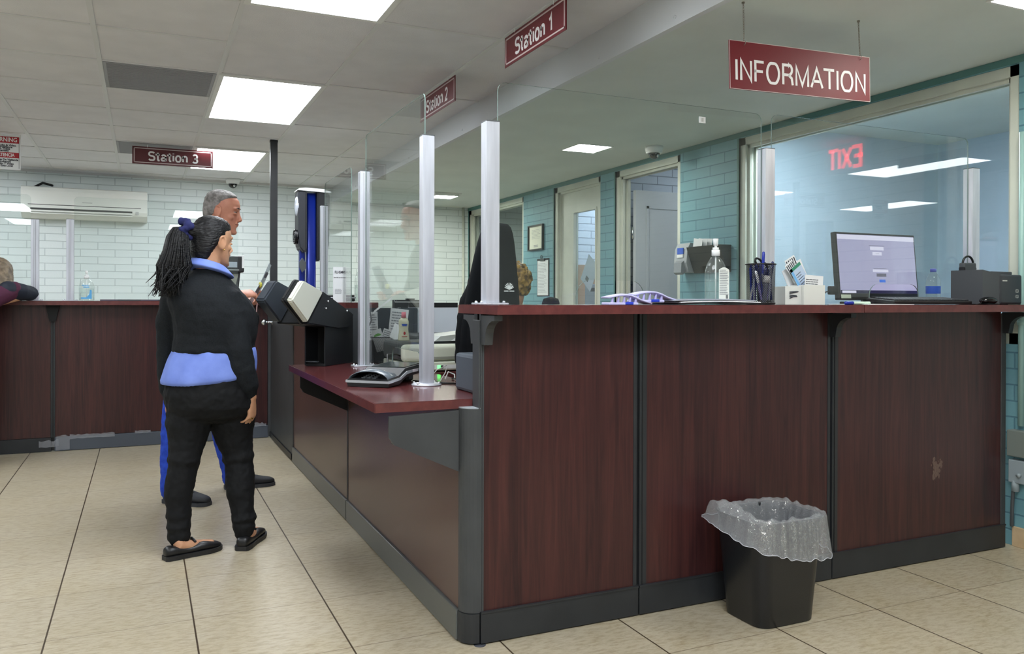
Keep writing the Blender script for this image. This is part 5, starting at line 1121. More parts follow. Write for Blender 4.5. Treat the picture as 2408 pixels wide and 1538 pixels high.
# second vision tester / kiosk on the far countertop
t = thing('card_reader_stand', 'black tilted reader head on a grey tapered stand on the far countertop', 'reader', (-.36, 4.55, PT)); kx, ky = -.35, 4.55
b = B(); b.prism([(kx-.10, ky, PT), (kx+.05, ky, PT), (kx+.075, ky, PT+.235), (kx-.075, ky, PT+.235)], (0, .12, 0)); b.obj('stand_body', BLK, t)
b = B(); b.prism([(kx-.06, ky-.004, PT+.01), (kx+.012, ky-.004, PT+.01), (kx+.058, ky-.004, PT+.225), (kx-.066, ky-.004, PT+.225)], (0, .006, 0)); b.obj('grey_panel', mat('khaki_grey', rgb(148,148,136), .5), t)
b = B(); b.box(kx-.09, ky-.04, PT+.235, kx+.10, ky+.12, PT+.37, bev=.01); b.obj('reader_head', BLK, t)
b = B(); b.box(kx+.082, ky-.048, PT+.27, kx+.10, ky-.03, PT+.375, bev=.003); b.obj('white_edge', WHITEP, t)
b = B(); b.box(kx-.06, ky-.043, PT+.275, kx+.045, ky-.039, PT+.32); b.obj('reader_window', mat('reader_pale', rgb(176,184,196), .3), t)
b = B(); b.box(kx-.05, ky-.043, PT+.252, kx+.06, ky-.039, PT+.258); b.obj('reader_slit', LGREY, t)
b = B(); b.box(-1.30, 4.40, PT, -.85, 4.62, PT+.012, bev=.002); b.box(-1.30, 4.398, PT+.003, -1.18, 4.40, PT+.011, mi=1); b.box(-1.02, 4.398, PT+.003, -.9, 4.40, PT+.011, mi=1)
o = b.obj('flat_tray', [GREYP, mat('mauve_strip', rgb(96,88,104), .5)]); tag(o, 'flat grey tray lying on the far countertop behind the woman', 'tray'); rebase(o, (-1.07, 4.5, PT))
b = B(); b.box(-2.62, YF-.13, 1.29, -2.33, YF, 1.43, bev=.02); b.box(-2.52, YF-.132, 1.37, -2.42, YF-.129, 1.395, mi=1)
o = b.obj('paper_towel_dispenser', [CREAM, BLUEP]); tag(o, 'cream dispenser on the far wall beside the leaning person', 'dispenser'); rebase(o, (-2.48, YF, 1.36))

# ------------------------------------------------------------------ people
CAMY = -2.4627
def at_depth(y0):
    """points read off the plane y=y0 and moved along the sight line to another depth"""
    def f(x, z, y):
        k = (y-CAMY)/(y0-CAMY); return Vector((-1.0053+(x+1.0053)*k, y, 1.13+(z-1.13)*k))
    return f
def soft(o, vox, it=4, disp=0., size=.06):
    m = o.modifiers.new('remesh', 'REMESH'); m.mode = 'VOXEL'; m.voxel_size = vox; m.use_smooth_shade = True
    m = o.modifiers.new('smooth', 'SMOOTH'); m.factor = .5; m.iterations = it
    if disp:
        tx = bpy.data.textures.new('folds', 'CLOUDS'); tx.noise_scale = size; tx.noise_depth = 2
        d = o.modifiers.new('folds', 'DISPLACE'); d.texture = tx; d.strength = disp; d.mid_level = .5; d.texture_coords = 'LOCAL'
    return o
def ering(c, rx, ry, n=28, p=2.2, tilt=(0, 0), yaw=0.):
    out = []
    for k in range(n):
        a = 2*math.pi*k/n; ca, sa = math.cos(a), math.sin(a)
        x = rx*math.copysign(abs(ca)**(2/p), ca); y = ry*math.copysign(abs(sa)**(2/p), sa)
        x, y = x*math.cos(yaw)-y*math.sin(yaw), x*math.sin(yaw)+y*math.cos(yaw)
        out.append(Vector((c[0]+x, c[1]+y, c[2]+x*tilt[0]+y*tilt[1])))
    return out
def head_mesh(b, M, female=False):
    """face forward along local +x, chin at z=0, crown at .235"""
    prof = [(.0, .076, .010, .026), (.014, .088, -.01, .042), (.035, .088, -.045, .054), (.055, .087, -.062, .061), (.078, .085, -.078, .066), (.10, .084, -.09, .071), (.12, .083, -.097, .075), (.145, .091, -.101, .077), (.17, .089, -.101, .077), (.195, .078, -.094, .071), (.215, .055, -.075, .057), (.229, .028, -.048, .036), (.236, .0, -.02, .012)]
    rings = []
    for z, f_, bk, w_ in prof:
        cx_, rx_ = (f_+bk)/2, (f_-bk)/2; ring = []
        for k in range(28):
            a = 2*math.pi*k/28; ca, sa = math.cos(a), math.sin(a)
            ring.append(M @ Vector((cx_+rx_*ca, w_*sa*(1-.20*max(0, ca)**2), z)))
        rings.append(ring)
    b.loft(rings)
    b.loft([[M @ Vector((x+r*math.cos(2*math.pi*k/12)*.7, r*w_*math.sin(2*math.pi*k/12), z)) for k in range(12)] for z, x, r, w_ in ((.158, .080, .010, 1.0), (.135, .083, .011, .9), (.115, .091, .011, .95), (.098, .099, .014, 1.0), (.088, .102, .016, 1.15), (.078, .094, .014, 1.4))])
    b.ell(M @ Vector((.086, 0, .066)), .010, .022, .006, rot=M.to_3x3(), n=12); b.ell(M @ Vector((.084, 0, .054)), .011, .019, .007, rot=M.to_3x3(), n=12)
    b.ell(M @ Vector((.076, 0, .015)), .019, .024, .016, rot=M.to_3x3(), n=12)
    for s_ in (-1, 1):
        b.ell(M @ Vector((.068, s_*.030, .146)), .018, .024, .008, rot=M.to_3x3(), n=12)      # brow ridge
        b.ell(M @ Vector((.050, s_*.038, .093)), .022, .022, .020, rot=M.to_3x3(), n=12)      # cheek
        b.ell(M @ Vector((.074, s_*.030, .117)), .012, .018, .006, rot=M.to_3x3(), n=12)      # lower lid
        # ear: rim, plate, lobe
        R3 = M.to_3x3()
        pts = [M @ Vector((-.012-.017*math.cos(R(a)), s_*(.079+.008*math.sin(R(a/2))), .113+.030*math.sin(R(a)))) for a in range(-80, 250, 22)]
        b.tube(pts, [.0045]*len(pts), 8); b.ell(M @ Vector((-.008, s_*.078, .108)), .014, .007, .024, rot=R3, n=12); b.ell(M @ Vector((-.004, s_*.079, .084)), .009, .007, .010, rot=R3, n=10)
def face_parts(M, t, lipcol, browcol):
    for s_ in (-1, 1):
        b = B(); b.ell(M @ Vector((.0665, s_*.029, .1255)), .0125, .0130, .0080, rot=M.to_3x3(), n=16); b.ell(M @ Vector((.0765, s_*.030, .1255)), .0035, .005, .0045, 1, 12, M.to_3x3()); b.obj('eye', [mat('eye_white', rgb(150,136,128), .4), mat('iris_dark', rgb(34,22,18), .15)], t, smooth=True)
        b = B(); b.tube([M @ Vector((.087, s_*(.014+.012*q), .149+.004*math.sin(q*1.2))) for q in (0, 1)]+[M @ Vector((.078, s_*.043, .149))], [.003, .0036, .002], 8); b.obj('eyebrow', browcol, t)
        b = B(); b.tube([M @ Vector((.080, s_*.018, .1315)), M @ Vector((.0805, s_*.029, .1355)), M @ Vector((.073, s_*.043, .131))], [.002, .003, .002], 8); b.obj('eyelid', browcol if False else lipcol[1], t)
    b = B(); b.tube([M @ Vector((.084, -.020, .061)), M @ Vector((.0925, -.009, .0625)), M @ Vector((.0935, 0, .061)), M @ Vector((.0925, .009, .0625)), M @ Vector((.084, .020, .061))], [.0022, .0038, .0036, .0038, .0022], 8); b.obj('lips', lipcol[0], t)
def hand(b, wr, d, n_, side, s=1., curl=.5, spread=.0, thumb=.6):
    """palm and five unequal fingers; d: towards the fingertips, n_: palm side, side: thumb side"""
    d = Vector(d).normalized(); n_ = Vector(n_); n_ = (n_-d*n_.dot(d)).normalized(); sd = Vector(side); sd = (sd-d*sd.dot(d)-n_*sd.dot(n_)).normalized(); wr = Vector(wr)
    def rg(c, a_, b_): return [c+sd*a_*math.cos(2*math.pi*k/16)+n_*b_*math.sin(2*math.pi*k/16) for k in range(16)]
    b.loft([rg(wr-d*.02*s, .026*s, .020*s), rg(wr, .025*s, .018*s), rg(wr+d*.03*s, .034*s, .016*s), rg(wr+d*.06*s, .039*s, .0145*s), rg(wr+d*.085*s, .038*s, .012*s), rg(wr+d*.094*s, .033*s, .008*s)])
    for i, (off, L, r) in enumerate(((.029, .074, .0088), (.0095, .082, .0090), (-.0105, .077, .0086), (-.029, .060, .0076))):
        p = wr+d*(.082-.004*abs(i-1.2))*s+sd*off*s; ang = curl*.55+i*.05; pts = [p]; rr = [r*s*1.05]
        for j, fr in enumerate((.44, .31, .25)):
            dd = (d*math.cos(ang)+n_*math.sin(ang)+sd*(off*spread*8)).normalized(); p = p+dd*L*fr*s; pts.append(p); rr.append(r*s*(1-.09*(j+1))); ang += curl*.62
        b.tube(pts, rr, 10)
    p = wr+d*.018*s+sd*.022*s+n_*.006*s; dd = (d*.72+sd*.62+n_*.32*thumb).normalized(); q = p+dd*.040*s; e = q+(d*.86+sd*.22+n_*.5*thumb).normalized()*.032*s; f_ = e+(d*.9-sd*.05+n_*.45*thumb).normalized()*.024*s
    b.tube([p, q, e, f_], [.014*s, .0115*s, .0102*s, .008*s], 10)
    return [wr+d*.082*s+sd*o_*s for o_ in (.029, .0095, -.0105, -.029)]
def foot_frame(heel, toe):
    h, t_ = Vector((heel[0], heel[1], 0)), Vector((toe[0], toe[1], 0)); d = (t_-h); L = d.length; d.normalize(); return h, d, Vector((-d.y, d.x, 0)), L
def shoe(t, heel, toe, kind, mu, ms, name='shoe'):
    h, d, sd, L = foot_frame(heel, toe); up = Vector((0, 0, 1)); sh = []
    # outline: (fraction, half width, top height)
    if kind == 'flat': O = [(0, .018, .046), (.04, .029, .060), (.15, .034, .060), (.30, .034, .046), (.45, .037, .044), (.58, .042, .060), (.72, .046, .052), (.86, .040, .042), (.95, .027, .036), (1., .012, .026)]
    else: O = [(0, .020, .060), (.04, .031, .085), (.16, .036, .092), (.30, .038, .094), (.42, .040, .092), (.56, .045, .074), (.72, .049, .060), (.86, .045, .052), (.95, .032, .046), (1., .016, .034)]
    rings, sole = [], []
    for fr, w_, z_ in O:
        c = h+d*L*fr; r_ = []
        for k in range(18):
            a = 2*math.pi*k/18; r_.append(c+sd*w_*math.copysign(abs(math.cos(a))**.75, math.cos(a))+up*((z_+.014)/2+(z_-.014)/2*math.copysign(abs(math.sin(a))**.8, math.sin(a))))
        rings.append(r_); q = w_+.004; sole.append([c-sd*q+up*.001, c+sd*q+up*.001, c+sd*q*1.02+up*.020, c-sd*q*1.02+up*.020])
    b = B(); b.loft(rings); o = b.obj(name, mu, t); m = o.modifiers.new('sub', 'SUBSURF'); m.levels = m.render_levels = 1
    b = B(); b.loft(sole, smooth=False); so = b.obj('sole', ms, o)
    if kind == 'flat':
        b = B(); b.tube([h+d*L*.50-sd*.020+up*.062, h+d*L*.47+up*.075, h+d*L*.50+sd*.020+up*.062], .006, 8); b.obj('shoe_tongue', mu, o)
    else:
        for j in range(4):
            f_ = .42+.075*j; z_ = .093-.010*j
            b = B(); b.tube([h+d*L*f_-sd*.024+up*(z_-.008), h+d*L*f_+up*(z_+.004), h+d*L*f_+sd*.024+up*(z_-.008)], .0028, 6); b.obj('shoelace', mat('lace_black', rgb(30,32,36), .8), o)
    return o
SKW = mat('woman_skin', rgb(196,150,118), .5, col2=rgb(188,138,106), scale=25, spec=.4); SKM = mat('man_skin', rgb(196,136,112), .5, col2=rgb(186,124,102), scale=25, spec=.4)
KNIT = mat('black_knit', rgb(19,22,26), .85, col2=rgb(26,30,34), scale=160, bump=.15, spec=.25); PANT = mat('black_trouser', rgb(15,16,18), .8, col2=rgb(20,21,23), scale=60, bump=.08, spec=.25)
SHIRT = mat('periwinkle_cotton', rgb(112,134,212), .75, col2=rgb(124,146,222), scale=14, bump=.06, bscale=40, spec=.3); HAIRB = mat('black_hair', rgb(9,9,11), .42, col2=rgb(20,20,24), scale=16, stretch=(2, 9, 12), bump=.6, spec=.35, detail=6)
JEAN = mat('bright_blue_jeans', rgb(34,62,168), .8, col2=rgb(46,78,190), scale=40, bump=.08, spec=.2); SNK = mat('black_sneaker', rgb(26,28,34), .6); SOLEB = mat('dark_rubber', rgb(52,54,60), .6); FLATM = mat('black_soft_leather', rgb(18,18,20), .4)

# ---------------- the woman in the black sweater
P = at_depth(1.5)
t = thing('person', 'person with a black ponytail, black sweater over a blue shirt, standing with arms down', 'person', (-.72, 1.46, 0), 0, None)
HM = Matrix.Translation(P(-.715, 1.283, 1.47)) @ Matrix.Rotation(R(33), 4, 'Z') @ Matrix.Rotation(R(4), 4, 'Y') @ Matrix.Scale(.91, 4)
b = B(); head_mesh(b, HM)
b.tube([P(-.735, 1.18, 1.46), P(-.735, 1.25, 1.46), HM @ Vector((-.03, 0, .06))], [.062, .053, .052], 16)
b.loft([ering(P(-.71, .80, 1.47), .15, .12), ering(P(-.70, 1.0, 1.47), .15, .12), ering(P(-.71, 1.12, 1.47), .13, .10), ering(P(-.72, 1.19, 1.47), .08, .07)])
for x, y, sx in ((-.87, 1.53, -1), (-.66, 1.42, 1)):
    pass
LA = [P(-.875, 1.15, 1.54), P(-.905, .93, 1.57), P(-.90, .72, 1.56), P(-.893, .69, 1.56)]; RA = [P(-.655, 1.14, 1.40), P(-.615, .90, 1.37), P(-.556, .70, 1.39), P(-.545, .672, 1.39)]
b.tube([P(-.74, 1.13, 1.47)]+LA, [.06, .05, .038, .026, .025], 14); b.tube([P(-.72, 1.13, 1.46)]+RA, [.06, .052, .04, .028, .026], 14)
hand(b, P(-.542, .668, 1.39), (.02, .03, -1), (-.75, .45, -.1), (.5, .6, 0), .98, .75)
hand(b, P(-.893, .69, 1.56), (.1, -.05, -1), (.5, .5, 0), (.3, -.6, 0), .95, .7)
LL = [(-.812, .60, 1.45, .085), (-.822, .50, 1.44, .075), (-.838, .385, 1.42, .052), (-.857, .26, 1.41, .048), (-.858, .12, 1.40, .036), (-.862, .075, 1.39, .034)]
RL = [(-.635, .60, 1.50, .09), (-.625, .50, 1.49, .078), (-.600, .37, 1.47, .054), (-.590, .25, 1.45, .05), (-.580, .12, 1.43, .036), (-.582, .075, 1.42, .034)]
for LG, he, to in ((LL, (-.900, 1.352), (-.687, 1.434)), (RL, (-.592, 1.372), (-.497, 1.585))):
    b.tube([P(-.72, .68, 1.47)]+[P(x, z, y) for x, z, y, r in LG], [.12]+[r for *_, r in LG], 14)
    h, d, sd, L = foot_frame(he, to); an = P(LG[-1][0], LG[-1][1], LG[-1][2])
    b.tube([an, h+d*L*.20+Vector((0, 0, .050)), h+d*L*.5+Vector((0, 0, .036)), h+d*L*.8+Vector((0, 0, .028))], [.033, .030, .028, .024], 12)
b.loft([ering(P(-.72, .82, 1.47), .15, .12), ering(P(-.72, .66, 1.47), .165, .135), ering(P(-.72, .60, 1.47), .15, .12)])
o = b.obj('body', SKW, t); soft(o, .0048, 3)
face_parts(HM, t, (mat('woman_lips', rgb(160,92,84), .4), SKW), HAIRB)
b = B()   # swept-back hair cap: two overlapping shells, hairline high on the forehead
b.loft([[HM @ Vector((cx_+rx_*math.cos(2*math.pi*k/32), w_*math.sin(2*math.pi*k/32)*(1.0 if math.cos(2*math.pi*k/32) < .2 else .96), z+max(0, math.cos(2*math.pi*k/32))*lift)) for k in range(32)] for z, cx_, rx_, w_, lift in ((.012, -.058, .022, .030, .0), (.03, -.066, .036, .046, .0), (.055, -.066, .048, .060, .012), (.08, -.056, .064, .070, .03), (.10, -.044, .078, .077, .03), (.12, -.036, .086, .081, .028), (.15, -.027, .092, .085, .022), (.18, -.019, .097, .084, .012), (.205, -.014, .091, .076, .006), (.228, -.014, .075, .060, .0), (.243, -.016, .045, .036, 0), (.248, -.016, .015, .012, 0))])
b.ell(HM @ Vector((-.085, 0, .14)), .035, .05, .06, rot=HM.to_3x3(), n=14); b.tube([HM @ Vector((-.09, 0, .16)), P(-.835, 1.444, 1.42)], [.045, .022], 12)
o = b.obj('hair', HAIRB, t); soft(o, .005, 3, .006, .012)
rd = random.Random(2); root = P(-.835, 1.444, 1.42)
b = B()
for i in range(420):
    a, q = rd.uniform(0, 6.28), rd.random()**.5; tip = P(-.905+rd.gauss(0, .028), 1.135+abs(rd.gauss(0, .05))*1.3, 1.40+rd.gauss(0, .03))
    p1 = P(-.862+.044*q*math.cos(a), 1.405+rd.uniform(-.01, .01), 1.405+.032*q*math.sin(a)); p2 = P(-.876+.074*q*math.cos(a), 1.28, 1.395+.045*q*math.sin(a))
    st = root+Vector((.012*math.cos(a)*q, .012*math.sin(a)*q, .010*math.sin(a*2)))
    b.tube([st, st.lerp(p1, .5)+Vector((-.008, 0, .016)), p1, p1.lerp(p2, .5)+Vector((-.006*q*math.cos(a), 0, 0)), p2, p2.lerp(tip, .55)+Vector((rd.gauss(0, .006), rd.gauss(0, .006), 0)), tip], [.005, .0058, .0056, .005, .0044, .003, .001], 5, dome=False)
b.obj('ponytail', HAIRB, t)
b = B(); c = P(-.835, 1.447, 1.425)
for k in range(30):
    a = 2*math.pi*k/30; v_ = Vector((.0, math.cos(a), math.sin(a)))*.033+Vector((.014, -.004, 0))*math.sin(3*a); b.ell(c+v_+Vector((.006+.008*math.sin(7*a), 0, 0)), .020, .014, .014, n=8, rot=Euler((a*2, a, 0)).to_matrix())
soft(b.obj('scrunchie', mat('navy_velvet', rgb(26,32,88), .8), t), .004, 1)
b = B()   # black sweater
rg = [(.888, -.888, -.530, .152), (.905, -.890, -.527, .155), (.93, -.885, -.525, .153), (.97, -.882, -.515, .158), (1.02, -.885, -.512, .165), (1.07, -.895, -.520, .166), (1.12, -.910, -.545, .155), (1.165, -.905, -.585, .135), (1.20, -.875, -.615, .11), (1.225, -.84, -.64, .088), (1.245, -.808, -.660, .076), (1.268, -.800, -.668, .066)]
b.loft([ering(P((a+c_)/2, z, 1.47), (c_-a)/2*.985, ry) for z, a, c_, ry in rg])
b.ell(P(-.585, 1.035, 1.50), .078, .085, .068, n=20)
b.tube([P(-.80, 1.165, 1.49), P(-.872, 1.13, 1.535), P(-.90, 1.03, 1.56), P(-.902, .92, 1.575), P(-.905, .80, 1.57), P(-.900, .715, 1.56), P(-.898, .70, 1.56)], [.06, .066, .056, .050, .046, .040, .030], 18)
b.tube([P(-.70, 1.165, 1.44), P(-.652, 1.125, 1.40), P(-.628, 1.02, 1.375), P(-.608, .90, 1.36), P(-.588, .80, 1.365), P(-.563, .722, 1.38), P(-.555, .692, 1.39)], [.062, .072, .066, .065, .063, .054, .038], 18)
o = b.obj('sweater', KNIT, t); soft(o, .0065, 5, .009, .045)
b = B()   # shirt: tail under the sweater
rings = []
for j, (z, a, c_, ry) in enumerate(((.925, -.868, -.540, .135), (.90, -.882, -.524, .148), (.86, -.905, -.519, .156), (.81, -.922, -.522, .163), (.765, -.935, -.530, .168), (.742, -.940, -.538, .170))):
    cc = P((a+c_)/2, z, 1.47); r_ = ering(cc, (c_-a)/2, ry, 60)
    for k, p in enumerate(r_):
        an = 2*math.pi*k/60; f_ = .006*math.sin(an*7+j*.6)*(j/5)+.004*math.sin(an*13+1-j); r_[k] = cc+(p-cc)*(1+f_*8*.5)+Vector((0, 0, (.03*max(0, math.cos(an))**2-.008*math.sin(2*an))*(j/5)))
    rings.append(r_)
b.loft(rings); o = b.obj('shirt', SHIRT, t); m = o.modifiers.new('sub', 'SUBSURF'); m.levels = m.render_levels = 1
b = B(); cn = P(-.735, 1.27, 1.465)      # collar folded over the sweater neck
def cring(dz, r0, yo=0): return [cn+Vector((r0*math.cos(a)*1.1+yo, r0*math.sin(a), dz-.33*r0*math.cos(a-R(30)))) for a in [2*math.pi*k/32 for k in range(32)]]
b.loft([cring(-.03, .062), cring(.02, .060), cring(.028, .066), cring(.014, .076, .004), cring(-.006, .092, .008), cring(-.016, .097, .010), cring(-.020, .090, .008)]); o = b.obj('collar', SHIRT, t); m = o.modifiers.new('sub', 'SUBSURF'); m.levels = m.render_levels = 1
b = B()   # trousers
b.loft([ering(P((a+c_)/2, z, 1.47), (c_-a)/2, ry) for z, a, c_, ry in ((.80, -.89, -.545, .145), (.76, -.912, -.535, .160), (.70, -.922, -.527, .168), (.64, -.912, -.522, .165), (.60, -.895, -.535, .14), (.57, -.85, -.58, .09))])
def leg(b, pts, n=18):
    out = [P(x, z, y) for x, z, y, r in pts]; b.tube(out, [r for *_, r in pts], n)
leg(b, [(-.812, .66, 1.455, .096), (-.815, .56, 1.45, .099), (-.822, .48, 1.44, .080), (-.832, .425, 1.425, .069), (-.836, .395, 1.42, .071), (-.838, .375, 1.42, .062), (-.850, .31, 1.415, .063), (-.860, .25, 1.41, .060), (-.858, .19, 1.405, .052), (-.857, .15, 1.40, .054), (-.856, .13, 1.40, .048), (-.857, .10, 1.395, .053), (-.856, .085, 1.395, .046), (-.856, .062, 1.395, .050)])
leg(b, [(-.632, .66, 1.48, .100), (-.628, .56, 1.48, .101), (-.618, .48, 1.48, .083), (-.604, .42, 1.475, .069), (-.600, .39, 1.47, .071), (-.598, .37, 1.47, .063), (-.594, .30, 1.46, .066), (-.592, .24, 1.45, .064), (-.585, .18, 1.44, .054), (-.580, .13, 1.43, .050), (-.574, .105, 1.425, .057), (-.576, .088, 1.425, .048), (-.574, .070, 1.42, .050), (-.575, .048, 1.42, .044)])
o = b.obj('trousers', PANT, t); soft(o, .006, 3, .010, .03)
shoe(t, (-.922, 1.345), (-.682, 1.436), 'flat', FLATM, mat('black_rubber', rgb(28,28,30), .55)); shoe(t, (-.603, 1.350), (-.490, 1.600), 'flat', FLATM, mat('black_rubber', None))
b = B(); b.torus(P(-.548, .573, 1.385), .0105, .0022, (.2, .2, 1), 18, 8); b.ell(P(-.545, .573, 1.373), .005, .004, .004, n=8); b.obj('ring', mat('gold', rgb(220,180,90), .25, 1.), t)
b = B(); ear = HM @ Vector((-.004, -.088, .076)); b.ell(ear, .0035, .0035, .0035, n=8); b.obj('earring', mat('gold', None), t)

# ---------------- the man behind her
P = at_depth(2.5)
t = thing('person', 'person with short grey hair and bright blue jeans, standing behind, holding a plastic sleeve', 'person', (-.68, 2.5, 0))
HM = Matrix.Translation(P(-.606, 1.512, 2.49)) @ Matrix.Rotation(R(-14), 4, 'Z') @ Matrix.Rotation(R(9), 4, 'Y') @ Matrix.Scale(1.02, 4)
b = B(); head_mesh(b, HM); b.tube([(-.69, 2.50, 1.40), (-.665, 2.50, 1.49), HM @ Vector((-.028, 0, .07))], [.070, .066, .064], 16)
b.loft([ering((-.72, 2.52, .95), .12, .16), ering((-.71, 2.52, 1.2), .13, .18), ering((-.70, 2.51, 1.38), .10, .17), ering((-.69, 2.50, 1.44), .07, .09)])
A1 = [(-.70, 2.36, 1.37), (-.69, 2.28, 1.12), (-.52, 2.34, 1.155)]; A2 = [(-.69, 2.66, 1.37), (-.60, 2.70, 1.10), (-.475, 2.58, 1.13)]
b.tube([(-.70, 2.45, 1.38)]+A1, [.05, .05, .042, .028], 14); b.tube([(-.70, 2.58, 1.38)]+A2, [.05, .05, .042, .028], 14)
hand(b, A1[-1], (.93, .30, .10), (.1, .45, -.7), (-.1, .5, .75), 1.04, .85)
hand(b, A2[-1], (.85, -.40, -.15), (.1, -.5, .6), (.0, .3, .8), 1.04, 1.1)
LGS = (((-.76, 2.49, .88, .085), (-.815, 2.47, .62, .072), (-.835, 2.45, .46, .055), (-.85, 2.44, .25, .050), (-.855, 2.42, .09, .036)), ((-.69, 2.56, .88, .085), (-.63, 2.60, .62, .072), (-.585, 2.62, .46, .055), (-.545, 2.64, .25, .050), (-.515, 2.64, .09, .036)))
FT = (((-.895, 2.452), (-.672, 2.262)), ((-.565, 2.640), (-.272, 2.648)))
for LG, (he, to) in zip(LGS, FT):
    b.tube([(-.72, 2.52, .93)]+[(x, y, z) for x, y, z, r in LG], [.12]+[r for *_, r in LG], 14); h, d, sd, L = foot_frame(he, to)
    b.tube([LG[-1][:3], h+d*L*.22+Vector((0, 0, .05)), h+d*L*.55+Vector((0, 0, .036)), h+d*L*.8+Vector((0, 0, .028))], [.034, .030, .026, .022], 12)
o = b.obj('body', SKM, t); soft(o, .0048, 3)
GH = mat('grey_cropped_hair', rgb(98,94,92), .75, col2=rgb(142,138,136), scale=45, bump=.4, detail=5); face_parts(HM, t, (mat('man_lips', rgb(140,84,74), .5), SKM), mat('dark_brow', rgb(64,48,42), .8))
b = B(); b.loft([[HM @ Vector((cx_+rx_*math.cos(2*math.pi*k/32), w_*math.sin(2*math.pi*k/32), z+max(0, math.cos(2*math.pi*k/32))*lift)) for k in range(32)] for z, cx_, rx_, w_, lift in ((.075, -.056, .042, .058, .02), (.09, -.045, .058, .068, .05), (.12, -.037, .070, .0775, .06), (.15, -.030, .078, .0805, .05), (.18, -.022, .084, .0805, .03), (.205, -.015, .082, .0745, .01), (.224, -.012, .068, .060, 0), (.238, -.012, .040, .036, 0), (.242, -.012, .012, .010, 0))]); soft(b.obj('hair', GH, t), .0045, 2, .005, .006)
DK = mat('dark_green_jumper', rgb(30,36,38), .85, bump=.15, scale=120)
b = B(); b.loft([ering((-.72, 2.52, .86), .150, .185), ering((-.72, 2.52, 1.0), .148, .185), ering((-.715, 2.52, 1.15), .152, .198), ering((-.71, 2.515, 1.31), .145, .21), ering((-.70, 2.51, 1.40), .125, .205), ering((-.69, 2.51, 1.45), .10, .15), ering((-.68, 2.50, 1.48), .078, .088), ering((-.672, 2.50, 1.495), .070, .074)])
b.tube([(-.70, 2.43, 1.41), (-.70, 2.345, 1.375), (-.695, 2.29, 1.22), (-.685, 2.275, 1.12), (-.60, 2.305, 1.14), (-.535, 2.335, 1.152)], [.06, .062, .055, .050, .044, .036], 16); b.tube([(-.70, 2.60, 1.41), (-.69, 2.67, 1.375), (-.64, 2.70, 1.22), (-.60, 2.70, 1.10), (-.53, 2.64, 1.12), (-.495, 2.60, 1.13)], [.06, .062, .055, .050, .044, .036], 16)
soft(b.obj('sweater', DK, t), .0075, 5, .010, .05)
b = B(); b.loft([ering((-.725, 2.525, .95), .14, .17), ering((-.725, 2.525, .86), .142, .175), ering((-.725, 2.525, .80), .13, .16)])
for LG in LGS: b.tube([(x, y, z) for x, y, z, r in LG[:-1]]+[(LG[-1][0], LG[-1][1], .10), (LG[-1][0], LG[-1][1], .07)], [LG[0][3]+.012, LG[1][3]+.012, .076, .070, .062, .064], 16)
soft(b.obj('jeans', JEAN, t), .0075, 4, .012, .04)
for he, to in FT: shoe(t, he, to, 'sneaker', SNK, SOLEB)
# plastic sleeve he holds
t2 = thing('plastic_sleeve', 'clear plastic sleeve with dark and yellow papers held up by the grey-haired person', 'sleeve', (-.40, 2.44, 1.16))
b = B(); q0, q1 = Vector((-.455, 2.44, 1.09)), Vector((-.325, 2.47, 1.335)); sd = Vector((.25, .9, -.1)).normalized()*.055
b.loft([[q0-sd, q0+sd, q0+sd+Vector((.002, 0, 0)), q0-sd+Vector((.002, 0, 0))], [q0.lerp(q1, .5)-sd+Vector((.012, 0, 0)), q0.lerp(q1, .5)+sd+Vector((.012, 0, 0)), q0.lerp(q1, .5)+sd+Vector((.016, 0, 0)), q0.lerp(q1, .5)-sd+Vector((.016, 0, 0))], [q1-sd*.8, q1+sd*.8, q1+sd*.8+Vector((.001, 0, 0)), q1-sd*.8+Vector((.001, 0, 0))]], smooth=False); b.obj('sleeve_film', glassy('film', (.85, .88, .92, 1), .1, 1.5, .35, rgb(190,200,214)), t2)
b = B(); a_, c_ = q0.lerp(q1, .2), q0.lerp(q1, .8); o_ = Vector((.009, 0, 0)); b.loft([[a_-sd*.8+o_, a_+sd*.8+o_, a_+sd*.8+o_*1.2, a_-sd*.8+o_*1.2], [c_-sd*.7+o_, c_+sd*.7+o_, c_+sd*.7+o_*1.2, c_-sd*.7+o_*1.2]], smooth=False); b.obj('dark_paper', mat('sleeve_dark', rgb(92,92,104), .6), t2)
b = B(); a_ = q0.lerp(q1, .50); b.ell(a_+Vector((.004, -.03, 0)), .010, .03, .018, n=12); b.obj('yellow_note', mat('sleeve_yellow', rgb(214,210,90), .6), t2)
b = B(); b.tube([(-.455, 2.40, 1.175), (-.415, 2.385, 1.165), (-.408, 2.385, 1.12), (-.412, 2.385, 1.06), (-.43, 2.39, 1.03)], .0028, 8); b.obj('lanyard', mat('pink_cord', rgb(206,168,168), .6), t2)

# ---------------- the person leaning at the left edge
t = thing('person', 'person in a maroon and navy jacket leaning on the far counter at the left edge', 'person', (-2.15, 4.0, 0))
HM = Matrix.Translation((-1.945, 4.22, 1.185)) @ Matrix.Rotation(R(75), 4, 'Z') @ Matrix.Rotation(R(25), 4, 'Y') @ Matrix.Scale(.95, 4)
b = B(); head_mesh(b, HM); b.tube([(-2.04, 4.07, 1.13), (-1.99, 4.12, 1.19), HM @ Vector((-.02, 0, .06))], [.06, .052, .052], 14)
b.loft([ering((-2.14, 3.92, .78), .13, .11), ering((-2.10, 3.98, 1.0), .15, .10), ering((-2.06, 4.04, 1.12), .13, .09)])
b.tube([(-1.95, 4.08, 1.12), (-1.74, 4.22, PT+.06), (-1.98, 4.40, PT+.045)], [.055, .042, .028], 14); b.tube([(-2.18, 4.06, 1.10), (-2.34, 4.25, PT+.06), (-2.12, 4.36, PT+.045)], [.055, .042, .028], 14)
